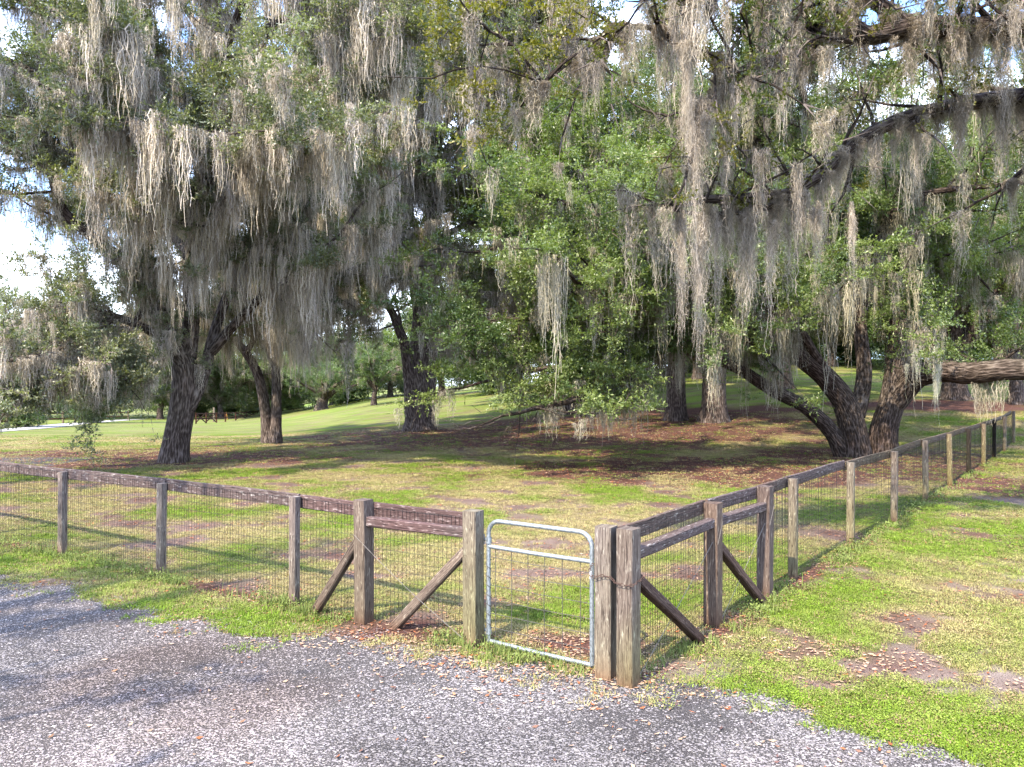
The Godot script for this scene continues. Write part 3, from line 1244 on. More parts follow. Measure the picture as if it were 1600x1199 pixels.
func build_cover() -> void:
	rng.seed = 555
	# grass tufts, low clover, pebbles and fallen leaves
	var tuft := Acc.new()
	for k in 26:
		var a := rng.randf() * TAU
		var p := Vector3(cos(a), 0, sin(a)) * 0.07 * sqrt(rng.randf())
		var lean := Vector3(rnd(-1, 1), rnd(0.35, 1.1), rnd(-1, 1)).normalized() * rnd(0.022, 0.055)
		var s := Vector3(-lean.z, 0, lean.x).normalized() * rnd(0.0022, 0.004)
		tuft.tri(p - s, p + lean, p + s)
		var f := rnd(0.6, 1.4)
		for z in 3:
			tuft.c.append(Color(f, f, f * 0.9))
	var tm := tuft.mesh(M.grass)
	var clover := Acc.new()
	for k in 34:
		var a := rng.randf() * TAU
		var p := Vector3(cos(a), 0, sin(a)) * 0.085 * sqrt(rng.randf()) + Vector3(0, rnd(0.01, 0.035), 0)
		var x := Vector3(rnd(-1, 1), rnd(-0.5, 0.5), rnd(-1, 1)).normalized()
		var y := x.cross((UPV + unit() * 0.6).normalized()).normalized() * rnd(0.003, 0.0065)
		x *= rnd(0.005, 0.009)
		clover.quad(p - x, p + y, p + x, p - y)
		var f := rnd(0.6, 1.45)
		for z in 4:
			clover.c.append(Color(f, f, f * 0.9))
	var cm := clover.mesh(M.grass)
	var bt := PackedFloat32Array()
	var bc := PackedFloat32Array()
	var bl := PackedFloat32Array()
	var bp := PackedFloat32Array()
	for k in 120000:
		var d := 4.2 + 38.0 * pow(rng.randf(), 1.75)
		var x := d * rnd(-0.86, 0.86) + rnd(-1.0, 1.0)
		var gv := gravelness(x, d)
		if gv > 0.35 or (gv > 0.0 and rng.randf() > 0.12):
			continue
		var cv := cover(x, d)
		if rng.randf() > cv[0] * 1.1:
			continue
		var s := fence_side(x, d)
		var gc := grass_color(clampf(cv[2] + rnd(-0.25, 0.25), 0, 1))
		var f := rnd(0.75, 1.3)
		var col := Color(gc.r * f, gc.g * f, gc.b * f)
		if rng.randf() < 0.12:
			col = Color(0.2, 0.14, 0.075)
		var sc := rnd(0.7, 1.3) * (1.0 + maxf(0.0, d - 10.0) * 0.055)
		var b := Basis(UPV, rng.randf() * TAU).scaled(Vector3(sc, sc * (0.8 if s > 0 else 1.0) / (1.0 + maxf(0.0, d - 10.0) * 0.03), sc))
		if absf(s + 0.08) < 0.14 and d < 24.0 and rng.randf() < 0.4:   # unmown along the fence
			b = b.scaled_local(Vector3(1.5, rnd(1.8, 3.6), 1.5))
			col = Color(0.12, 0.15, 0.04)
		var leafy := rng.randf() < (0.5 if x > 1.0 and s < 0.0 else 0.25)
		inst(bc if leafy else bt, b, g3(x, d), col)
	var gr := scatter("grass", tm, bt, self)
	gr.name = "grass"
	var cl := scatter("clover", cm, bc, self)
	cl.name = "clover"
	# pebbles of the drive
	var peb := Acc.new()
	var o := []
	for q in [Vector3(1, 0, 0), Vector3(0, 0, 1), Vector3(-1, 0, 0), Vector3(0, 0, -1), Vector3(0, 0.75, 0), Vector3(0, -0.4, 0)]:
		o.append(q + unit() * 0.25)
	for q in 4:
		peb.tri(o[q], o[4], o[(q + 1) % 4])
		peb.tri(o[q], o[(q + 1) % 4], o[5])
	for z in peb.v.size():
		peb.c.append(Color(1, 1, 1))
	for k in 420000:
		var d := 3.6 + 9.0 * pow(rng.randf(), 1.4)
		var x := d * rnd(-0.85, 0.75) + rnd(-0.8, 0.8)
		if gravelness(x, d) < rnd(-0.5, 0.1):
			continue
		var gc := gravel_color(x, d)
		if rng.randf() > 0.78 + 0.9 * nz.get_noise_2d(x * 60.0 + 20.0, d * 60.0):
			continue
		var f := rnd(0.5, 0.95)
		var sz := rnd(0.003, 0.0085)
		var pick := rng.randf()
		if pick < 0.08:
			f = rnd(1.3, 1.9)
		elif pick < 0.5:
			f = rnd(0.85, 1.25)
		if rng.randf() < 0.06:
			sz *= 1.7
		inst(bp, Basis(UPV, rng.randf() * TAU).scaled(Vector3(sz * rnd(0.8, 1.5), sz * rnd(0.6, 1.0), sz)), g3(x, d, sz * 0.2), Color(gc.r * f, gc.g * f, gc.b * f * rnd(0.95, 1.08)))
	var pe := scatter("gravel_stones", peb.mesh(M.pebble), bp, self)
	# fallen leaves
	var lf := Acc.new()
	lf.quad(Vector3(-0.5, 0.05, 0), Vector3(0, 0, 0.2), Vector3(0.5, 0.12, 0), Vector3(0, 0.02, -0.2))
	for z in 4:
		lf.c.append(Color(1, 1, 1))
	for k in 150000:
		var d := 4.5 + 38.0 * pow(rng.randf(), 1.8)
		var x := d * rnd(-0.86, 0.86)
		var cv := cover(x, d)
		var chance: float = cv[1] * 1.0 + 0.008
		var gv := gravelness(x, d)
		if gv > 0.0:
			chance = 0.05 * exp(-gv) + (0.6 * cv[1] if gv < 0.4 else 0.0) + 0.6 * exp(-gv * 2.0) * clampf(blob(x, d, 0.2, 6.8, 1.6, 0.8), 0.0, 1.0)
		if rng.randf() > chance:
			continue
		var sz := rnd(0.03, 0.065) * (1.0 + maxf(0.0, d - 12.0) * 0.03)
		var cs := [Color(0.2, 0.11, 0.06), Color(0.13, 0.07, 0.048), Color(0.27, 0.18, 0.12), Color(0.22, 0.075, 0.03), Color(0.09, 0.05, 0.042)]
		var c: Color = cs[rng.randi() % 5]
		var f := rnd(0.7, 1.2)
		if d < 7.6 and rng.randf() < 0.5:
			c = Color(0.3, 0.2, 0.13)
		inst(bl, (Basis(UPV, rng.randf() * TAU) * Basis(Vector3.RIGHT, rnd(-0.5, 0.5))).scaled(Vector3.ONE * sz), g3(x, d, 0.012), Color(c.r * f, c.g * f, c.b * f))
	scatter("fallen_leaves", lf.mesh(M.litter), bl, self)


func build_trees() -> void:
	# left front oak
	var T := new_tree("oak_tree", "large moss hung oak with rough single trunk standing left, nearest the left fence", at(272, 724, 24.4), {"moss_p": 0.95, "moss_l": 1.5, "leaf_p": 0.85, "leaf_s": 0.9, "green": Color(0.11, 0.13, 0.075), "yellow": Color(0.22, 0.23, 0.145), "moss_n": 2, "gaps": [[at(70, 385, 22), 0.8], [at(645, 440, 22), 2.3], [at(395, 575, 23.6), 1.3], [at(270, 30, 23), 0.9], [at(345, 125, 23.5), 0.8]], "mcol": Color(0.57, 0.51, 0.43), "bstep": 0.42, "sstep": 0.3, "lstep": 0.16, "floor": 1.6, "gap_n": 0.15}, 1)
	limb(T, px([[272, 732, 24.4], [276, 690, 24.4], [284, 640, 24.4], [288, 600, 24.4], [288, 570, 24.4]]), 0.38, 0.36, {"first": 2.0, "tip": false, "flare": 0.42, "moss_first": 2.0, "kink": 0.15})
	limb(T, px([[290, 580, 24.4], [268, 530, 24.2], [240, 478, 23.8], [205, 424, 23.2], [150, 375, 22.6], [100, 330, 22.2], [82, 280, 22], [70, 210, 21.8]]), 0.33, 0.07)
	limb(T, px([[294, 640, 24.4], [312, 600, 24.6], [326, 550, 25], [345, 490, 25.6], [375, 420, 26], [400, 340, 26.4], [412, 240, 26.6], [450, 150, 26.8], [480, 60, 26.6]]), 0.22, 0.07, {"first": 0.3})
	limb(T, px([[292, 560, 24.4], [300, 490, 24.6], [298, 400, 24.6], [308, 310, 24.4], [322, 210, 24], [345, 110, 23.6], [300, 30, 23], [240, -40, 22.6]]), 0.28, 0.07)
	limb(T, px([[322, 205, 24], [270, 130, 23.6], [220, 60, 23.4], [180, 0, 23]]), 0.17, 0.06)
	limb(T, px([[262, 535, 24.2], [225, 512, 23.6], [180, 495, 23], [135, 482, 22.2], [80, 490, 21.6], [20, 505, 21]]), 0.15, 0.05, {"bl": 2.2})
	limb(T, px([[330, 550, 25], [400, 470, 24.4], [470, 420, 23.6], [530, 370, 23.2]]), 0.19, 0.06)
	limb(T, px([[308, 320, 24.4], [260, 250, 22], [200, 200, 19.6], [120, 170, 18]]), 0.18, 0.06)
	limb(T, px([[300, 420, 24.5], [340, 340, 22], [380, 260, 20], [430, 200, 18.4]]), 0.18, 0.06)
	limb(T, px([[300, 400, 24.6], [230, 330, 28], [160, 260, 31]]), 0.18, 0.06)
	limb(T, px([[380, 410, 26], [440, 330, 28], [520, 240, 30]]), 0.18, 0.06)
	limb(T, px([[345, 110, 23.6], [420, 40, 22], [520, 10, 21]]), 0.12, 0.05)
	limb(T, px([[230, 470, 23.7], [170, 560, 22], [110, 600, 21], [60, 610, 20.4]]), 0.1, 0.04, {"bl": 1.6, "moss": 0.7})
	limb(T, px([[255, 560, 24], [215, 590, 22.6], [180, 606, 21.8], [150, 610, 21.4]]), 0.07, 0.03, {"bl": 1.3, "moss": 0.4})
	limb(T, px([[304, 340, 24.4], [210, 220, 22], [100, 140, 20.5], [0, 90, 19.5], [-90, 60, 19]]), 0.2, 0.06)
	limb(T, px([[322, 205, 24], [210, 60, 22.4], [90, 10, 21.5], [-40, -10, 21]]), 0.16, 0.06)
	limb(T, px([[180, 495, 23], [110, 540, 20.6], [40, 560, 19.4], [-40, 570, 18.6]]), 0.11, 0.04, {"bl": 2.0})
	limb(T, px([[310, 300, 24.4], [400, 190, 22.4], [500, 110, 21], [590, 60, 20.4]]), 0.17, 0.06)
	limb(T, px([[345, 110, 23.6], [380, 0, 21.6], [440, -70, 20.4]]), 0.14, 0.06)
	T.mcol = Color(0.56, 0.5, 0.42)
	beards(T, [[262, 400, 22.6, 2.4, 0.6, 1.5], [285, 385, 22.4, 3.0, 0.6, 1.5], [308, 380, 22.4, 2.6, 0.5, 1.5], [325, 400, 22.8, 2.4, 0.5], [300, 430, 22.6, 2.2, 0.5], [404, 330, 23, 2.9, 0.35, 2.0], [398, 360, 23, 2.6, 0.4, 1.2], [246, 430, 22.8, 1.6, 0.4], [345, 380, 23, 2.2, 0.5], [430, 380, 22.6, 1.8, 0.4], [30, 500, 20, 1.6, 0.4], [70, 520, 20, 1.5, 0.4], [10, 560, 19.5, 1.4, 0.4], [110, 560, 20.6, 1.1, 0.3]])
	finish(T)

	# leaning twin trunk behind it
	T = new_tree("oak_tree", "slender oak with two leaning stems rising from one foot, behind the left front oak", at(425, 690, 33.5), {"moss_p": 0.9, "moss_l": 2.6, "leaf_p": 0.5, "moss_n": 2, "gaps": [[at(670, 470, 35), 2.6], [at(402, 575, 32.6), 1.7]], "mcol": Color(0.44, 0.39, 0.3), "green": Color(0.05, 0.07, 0.025), "bstep": 0.4, "sstep": 0.32, "lstep": 0.22, "floor": 2.6}, 2)
	limb(T, px([[420, 696, 33.5], [414, 640, 33.5], [404, 590, 33.2], [380, 546, 33], [345, 515, 32.6], [290, 480, 32], [220, 420, 31]]), 0.27, 0.08, {"flare": 0.3, "first": 0.55, "kink": 0.3})
	limb(T, px([[431, 696, 33.4], [432, 640, 33.6], [430, 580, 33.8], [420, 540, 34], [430, 480, 34.2], [455, 400, 34.6], [480, 310, 35], [500, 200, 35]]), 0.25, 0.08, {"flare": 0.3, "first": 0.4, "kink": 0.3})
	limb(T, px([[385, 550, 33], [420, 500, 31.5], [480, 450, 30], [550, 420, 29]]), 0.14, 0.05, {"first": 0.2})
	limb(T, px([[430, 470, 34.2], [500, 430, 35], [560, 410, 36], [620, 400, 36.5]]), 0.16, 0.05, {"first": 0.2})
	limb(T, px([[430, 480, 34.2], [360, 400, 36], [300, 330, 37.5], [250, 280, 38]]), 0.16, 0.05, {"first": 0.2})
	finish(T)

	# middle oak with three stems
	T = new_tree("oak_tree", "tall oak of three stems on brown leaf litter, middle of the paddock", at(656, 672, 39.5), {"moss_p": 0.85, "moss_l": 2.2, "leaf_p": 0.85, "moss_n": 2, "mcol": Color(0.54, 0.48, 0.4), "green": Color(0.095, 0.115, 0.045), "yellow": Color(0.21, 0.22, 0.1), "bstep": 0.42, "sstep": 0.32, "lstep": 0.22, "bl": 3.8, "sl": 1.7, "leaf_s": 1.2, "moss_w": 1.4, "floor": 3.2, "gap_n": 0.2, "gaps": [[at(650, 480, 36.5), 3.0], [at(625, 440, 40.0), 2.0], [at(705, 215, 40), 2.2], [at(720, 260, 40), 2.0], [at(612, 425, 39), 1.7]]}, 3)
	limb(T, px([[655, 680, 39.5], [652, 620, 39.5], [655, 550, 39.5], [660, 480, 39.3], [664, 410, 39], [676, 320, 39], [683, 235, 39.2], [668, 150, 39.4], [640, 60, 39], [620, -40, 39]]), 0.62, 0.09, {"flare": 0.45, "first": 0.5, "kink": 0.25})
	limb(T, px([[645, 672, 39.2], [640, 610, 39.2], [636, 560, 39], [622, 510, 38.6], [598, 462, 38], [560, 420, 37.4], [505, 385, 36.6], [450, 350, 36]]), 0.36, 0.08, {"first": 0.4, "flare": 0.3})
	limb(T, px([[672, 676, 39.6], [672, 620, 39.8], [680, 560, 40.5], [705, 530, 41], [745, 500, 41.5], [790, 450, 42]]), 0.3, 0.07, {"first": 0.4, "flare": 0.4})
	limb(T, px([[658, 500, 39.4], [635, 400, 39.6], [612, 330, 40], [570, 260, 40], [520, 180, 39.6]]), 0.3, 0.07, {"first": 0.3})
	limb(T, px([[683, 240, 39.2], [720, 120, 38.6], [760, 60, 38]]), 0.18, 0.06, {"first": 0.2})
	limb(T, px([[668, 150, 39.4], [600, 110, 37.6], [540, 60, 36], [470, 0, 35]]), 0.2, 0.06, {"first": 0.2})
	limb(T, px([[660, 460, 39.2], [600, 380, 36], [560, 300, 33.6], [530, 230, 32]]), 0.24, 0.06, {"first": 0.3})
	limb(T, px([[664, 400, 39], [620, 270, 36.6], [600, 180, 35], [640, 100, 34]]), 0.2, 0.06, {"first": 0.3})
	limb(T, px([[664, 380, 39], [730, 350, 42], [790, 320, 44], [850, 270, 46]]), 0.2, 0.06, {"first": 0.5})
	limb(T, px([[676, 330, 39], [640, 240, 42], [600, 150, 45]]), 0.2, 0.06, {"first": 0.3})
	limb(T, px([[682, 260, 39.2], [750, 160, 38.4], [840, 70, 37.6], [920, -10, 37]]), 0.2, 0.06, {"first": 0.3, "moss": 0.4})
	limb(T, px([[700, 190, 38.8], [760, 30, 37.4], [800, -80, 36.6]]), 0.16, 0.06, {"first": 0.2, "moss": 0.4})
	finish(T)

	# right front oak: three stems, a long bough to the left and one to the right
	T = new_tree("oak_tree", "wide old oak of three thick stems just behind the right fence, with sprawling low boughs", at(1345, 714, 26.3), {"moss_p": 0.45, "moss_l": 1.7, "leaf_p": 0.95, "mcol": Color(0.38, 0.35, 0.27), "leaf_floor": 1.75, "green": Color(0.072, 0.112, 0.036), "yellow": Color(0.19, 0.235, 0.075), "bl": 3.2, "bstep": 0.42, "sstep": 0.3, "lstep": 0.2, "floor": 1.0, "lichen": 0.2, "bark_tint": Color(0.115, 0.09, 0.078), "gap_n": 0.15}, 4)
	limb(T, px([[1322, 720, 26.3], [1308, 690, 26.2], [1290, 664, 26], [1255, 634, 25.6], [1200, 606, 25], [1160, 580, 24.4], [1110, 560, 23.6], [1040, 545, 22.6], [980, 590, 21.6], [910, 622, 20.6], [830, 640, 20]]), 0.29, 0.06, {"first": 0.45, "flare": 0.3, "bl": 2.0, "moss": 0.6, "kink": 0.25})
	limb(T, px([[1335, 724, 26.3], [1332, 680, 26.2], [1322, 640, 26.2], [1300, 602, 26], [1262, 565, 25.6], [1222, 536, 25], [1150, 520, 24], [1060, 500, 22.6], [980, 470, 21], [900, 440, 19.6]]), 0.5, 0.08, {"first": 0.4, "flare": 0.25, "kink": 0.2})
	limb(T, px([[1338, 650, 26.2], [1350, 590, 26.4], [1344, 510, 26.6], [1332, 420, 26.6], [1310, 320, 26.4], [1280, 220, 26], [1250, 120, 25.6], [1260, 20, 25]]), 0.28, 0.08, {"first": 0.3})
	limb(T, px([[1382, 722, 26.5], [1384, 670, 26.5], [1396, 620, 26.5], [1404, 560, 26.6], [1408, 500, 26.6], [1425, 420, 26.6], [1455, 345, 26.4], [1490, 285, 26], [1550, 230, 25.4], [1640, 180, 25]]), 0.5, 0.09, {"first": 0.35, "flare": 0.25, "kink": 0.2})
	limb(T, px([[1396, 630, 26.5], [1425, 596, 26], [1470, 582, 25.2], [1520, 586, 24.4], [1570, 580, 23.8], [1640, 572, 23.2], [1740, 540, 22.6]]), 0.42, 0.3, {"first": 0.5, "bl": 1.8, "moss": 0.4})
	limb(T, px([[1408, 500, 26.6], [1460, 420, 27.6], [1540, 400, 28.6], [1640, 370, 29.6]]), 0.26, 0.07, {"first": 0.2})
	limb(T, px([[1335, 440, 26.6], [1400, 330, 25], [1460, 300, 23.4], [1560, 290, 22]]), 0.22, 0.07, {"first": 0.2})
	limb(T, px([[1300, 600, 26], [1240, 500, 24.6], [1190, 440, 23], [1140, 410, 21.4], [1080, 400, 20]]), 0.22, 0.06, {"first": 0.25})
	limb(T, px([[1180, 525, 24.4], [1100, 440, 23], [1010, 370, 22], [920, 330, 21.4], [860, 310, 21]]), 0.2, 0.06, {"first": 0.2})
	limb(T, px([[1060, 500, 22.6], [960, 410, 23], [880, 380, 23.4], [800, 380, 23.6]]), 0.17, 0.06, {"first": 0.15, "moss": 0.4})
	limb(T, px([[1040, 545, 22.6], [950, 520, 22.4], [870, 500, 22.4], [780, 500, 22.4]]), 0.15, 0.05, {"first": 0.1, "moss": 0.3})
	limb(T, px([[1000, 560, 22], [920, 570, 21.8], [830, 580, 21.6], [745, 600, 21.4]]), 0.12, 0.04, {"first": 0.1, "bl": 2.0, "moss": 0.3})
	limb(T, px([[1310, 320, 26.4], [1220, 240, 28], [1120, 200, 29.6], [1040, 180, 31]]), 0.2, 0.06, {"first": 0.2})
	limb(T, px([[1344, 500, 26.6], [1380, 400, 30], [1420, 300, 33]]), 0.22, 0.06, {"first": 0.3})
	limb(T, px([[1280, 220, 26], [1360, 130, 24], [1450, 90, 22.6]]), 0.18, 0.06, {"first": 0.2})
	limb(T, px([[1408, 520, 26.6], [1425, 500, 24.6], [1452, 530, 23.2], [1462, 548, 22.6]]), 0.06, 0.02, {"bl": 0.6, "moss": 0.3})
	beards(T, [[1270, 450, 24, 2.4, 0.5], [1300, 420, 24, 2.4, 0.5], [1340, 410, 25, 2.8, 0.6], [1385, 410, 25.2, 3.0, 0.6], [1420, 430, 25.4, 2.4, 0.5], [1100, 520, 22.4, 2.0, 0.3], [1120, 560, 22.8, 1.8, 0.3], [1060, 545, 22, 1.6, 0.25], [948, 600, 21, 1.3, 0.25], [1210, 480, 23, 1.5, 0.4], [1180, 430, 22.6, 1.8, 0.4]])
	T.mcol = Color(0.5, 0.5, 0.42)
	beards(T, [[1455, 545, 22.8, 2.3, 0.4, 2.5], [1448, 550, 22.8, 1.2, 0.5, 1.5], [1465, 560, 22.8, 2.1, 0.25, 1.5]])
	T.mcol = Color(0.38, 0.35, 0.27)
	finish(T)

	# oak beyond the right edge, its boughs come in over the fence
	T = new_tree("oak_tree", "nearest oak, rooted outside the picture to the right, boughs draped in long moss", Vector3(13.2, 0, -11.6), {"fine": true, "moss_p": 0.8, "moss_l": 1.0, "moss_w": 0.75, "leaf_p": 0.24, "fuzz": 1.0, "moss_n": 1, "bm": 0.28, "mcol": Color(0.44, 0.385, 0.32), "green": Color(0.065, 0.09, 0.025), "yellow": Color(0.15, 0.13, 0.025), "bl": 1.4, "sl": 0.75, "sstep": 0.22, "bstep": 0.28, "lstep": 0.16, "leaf_s": 0.6, "floor": 2.2, "lichen": 0.15, "bark_tint": Color(0.12, 0.095, 0.085), "first": 0.0}, 5)
	limb(T, [Vector3(13.2, -0.2, -11.6), Vector3(13.1, 1.5, -11.6), Vector3(12.9, 3.2, -11.6), Vector3(12.7, 4.6, -11.6)], 0.55, 0.5, {"first": 2.0, "tip": false, "flare": 0.4, "moss_first": 2.0})
	limb(T, [Vector3(12.7, 4.4, -11.6)] + px([[1880, 130, 11.4], [1750, 62, 11.3], [1660, 44, 11.1], [1600, 42, 11], [1520, 50, 10.9], [1420, 44, 10.7], [1355, 58, 10.5], [1312, 30, 10.4], [1268, 38, 10.3]]), 0.3, 0.13, {"first": 0.3, "tip": false, "moss_first": 0.3, "moss": 0.8, "bl": 0.9, "kink": 0.35})
	limb(T, px([[1306, 38, 10.4], [1280, 66, 10.3], [1258, 86, 10.2], [1215, 92, 10.1], [1178, 104, 10], [1150, 116, 10], [1118, 142, 9.9], [1096, 172, 9.8], [1086, 230, 9.8]]), 0.11, 0.035, {"bl": 0.9})
	limb(T, px([[1150, 116, 10], [1120, 88, 9.9], [1070, 84, 9.8], [1030, 44, 9.7], [975, 40, 9.6], [945, 70, 9.5], [930, 100, 9.5]]), 0.06, 0.022, {"bl": 1.1, "moss": 0.5})
	limb(T, px([[960, 42, 9.6], [900, 90, 9.4], [850, 130, 9.2], [790, 110, 9]]), 0.03, 0.01, {"bl": 1.0, "moss": 0.15})
	T.green = Color(0.12, 0.12, 0.02)
	T.yellow = Color(0.2, 0.17, 0.02)
	T.leaf_p = 0.95
	limb(T, px([[850, 130, 9.2], [800, 70, 9.1], [765, 50, 9], [752, 90, 9]]), 0.02, 0.008, {"bl": 0.55, "moss": 0.0})
	T.leaf_p = 0.25
	T.green = Color(0.065, 0.09, 0.025)
	T.yellow = Color(0.15, 0.13, 0.025)
	limb(T, [Vector3(12.8, 3.8, -11.7)] + px([[1850, 120, 12.2], [1720, 140, 12], [1600, 152, 11.8], [1500, 166, 11.6], [1400, 192, 11.4], [1335, 226, 11.2], [1288, 268, 11.1], [1240, 300, 11], [1180, 308, 10.8], [1100, 312, 10.6]]), 0.28, 0.06, {"first": 0.3, "moss_first": 0.3, "bl": 1.0})
	limb(T, px([[1245, 298, 11], [1215, 320, 10.9], [1170, 330, 10.8], [1096, 336, 10.6], [1060, 330, 10.5]]), 0.06, 0.025, {"bl": 0.9})
	limb(T, px([[1420, 44, 10.7], [1350, -10, 10.4], [1260, -30, 10], [1150, -20, 9.8], [1080, 0, 9.6]]), 0.12, 0.04, {"bl": 1.0, "moss": 0.5})
	limb(T, px([[1660, 44, 11.1], [1600, 0, 10.4], [1520, -30, 9.8], [1430, -40, 9.4]]), 0.14, 0.04, {"bl": 1.0, "moss": 0.0})
	limb(T, px([[1720, 140, 12], [1640, 230, 12.4], [1560, 300, 12.8]]), 0.1, 0.03, {"bl": 1.0, "first": 0.3})
	beards(T, [[1086, 150, 9.8, 2.6, 0.3, 2.0], [1072, 20, 9.6, 2.2, 0.3, 1.6], [1100, 10, 9.7, 1.3, 0.3], [1128, 120, 9.9, 0.7, 0.25], [1180, 100, 10, 0.6, 0.2], [1296, 60, 10.4, 1.25, 0.28, 1.5], [1285, 40, 10.3, 1.2, 0.25], [1352, 60, 10.5, 0.5, 0.2], [1420, 60, 10.7, 1.0, 0.35], [1452, 60, 10.8, 1.3, 0.25], [1520, 60, 10.9, 1.3, 0.3], [1572, 55, 11, 1.5, 0.35], [1330, 228, 11.2, 0.9, 0.35], [1372, 205, 11.3, 1.1, 0.35], [1290, 268, 11.1, 1.7, 0.4, 0.8], [1240, 302, 11, 1.9, 0.35, 0.8], [1200, 312, 10.9, 2.2, 0.35, 0.8], [1160, 316, 10.8, 2.2, 0.35, 0.8], [1122, 318, 10.6, 2.4, 0.3, 0.8], [1090, 336, 10.6, 2.5, 0.3], [1064, 330, 10.5, 2.1, 0.25], [1430, 186, 11.5, 1.3, 0.35], [1500, 166, 11.6, 1.2, 0.3], [975, 40, 9.6, 0.9, 0.2], [945, 70, 9.5, 0.7, 0.16], [1030, 44, 9.7, 1.3, 0.2], [1560, 160, 11.7, 1.5, 0.3]])
	arching(T, Vector3(12.7, 4.4, -11.6), 6, -0.6, 2.2, 6.0, 4.0, 0.25, 0.06, {"bl": 2.4, "first": 0.35, "moss": 0.0})
	finish(T)

	# oak by the drive, out of the picture on the left: its crown dapples the drive with shade
	simple_oak("oak_tree", "oak beside the gravel drive, outside the picture on the left", Vector3(-12.2, 0, -0.8), 0.45, 4.2, 5.2, 6.5, {"moss_l": 1.0, "moss_p": 0.3, "leaf_p": 0.55, "bl": 2.2, "bstep": 0.7, "sstep": 0.45, "lstep": 0.28, "n": 7, "floor": 3.0, "gap_n": 0.5}, 18)

	# oaks deeper in the paddock
	var green := Color(0.07, 0.11, 0.03)
	var yel := Color(0.15, 0.19, 0.05)
	simple_oak("oak_tree", "oak with straight grey trunk in middle distance, left of a close pair", on(1056, 657), 0.5, 4.4, 9.0, 14.0, {"green": green, "yellow": yel, "moss_l": 1.8, "moss_p": 0.4, "leaf_s": 1.3, "bl": 3.6, "bstep": 0.6, "sstep": 0.4, "lstep": 0.26, "n": 9, "floor": 2.2}, 11)
	simple_oak("oak_tree", "oak with darker forked trunk in middle distance, right of a close pair", on(1116, 659), 0.62, 3.4, 9.0, 15.0, {"green": green, "yellow": yel, "moss_l": 2.2, "moss_p": 0.5, "leaf_s": 1.3, "bl": 3.6, "bstep": 0.6, "sstep": 0.4, "lstep": 0.26, "n": 9, "floor": 2.0}, 12)
	simple_oak("oak_tree", "tall light green oak whose crooked limbs rise behind the green crown, at the centre", Vector3((890.0 - 800.0) / F * 46.0, rise(3.45, 46.0), -46.0), 0.45, 7.5, 9.0, 14.5, {"green": Color(0.1, 0.14, 0.04), "yellow": Color(0.2, 0.22, 0.07), "moss_l": 1.8, "moss_p": 0.4, "leaf_s": 1.4, "bl": 3.6, "bstep": 0.55, "sstep": 0.4, "lstep": 0.25, "n": 9, "floor": 4.0}, 17)
	simple_oak("oak_tree", "pale trunked oak seen far off beneath the right front oak's bough", on(1221, 607), 0.7, 3.0, 10.0, 16.0, {"green": green, "yellow": yel, "moss_l": 2.0, "moss_p": 0.35, "leaf_s": 1.6, "bl": 3.8, "floor": 3.0}, 13)
	simple_oak("oak_tree", "stout oak with flared foot far right, beneath the low horizontal bough", on(1491, 624), 0.75, 2.8, 10.0, 15.0, {"green": green, "yellow": yel, "moss_l": 1.8, "moss_p": 0.5, "leaf_s": 1.5, "bl": 3.6, "floor": 2.4}, 14)
	simple_oak("oak_tree", "slim oak at the right edge, far behind the receding fence", on(1588, 632), 0.38, 3.2, 9.0, 15.0, {"green": green, "yellow": yel, "moss_l": 1.8, "moss_p": 0.5, "leaf_s": 1.5, "bl": 3.4, "floor": 2.4}, 15)


func on(pxx: float, pyy: float) -> Vector3:
	return spot(pxx, pyy)


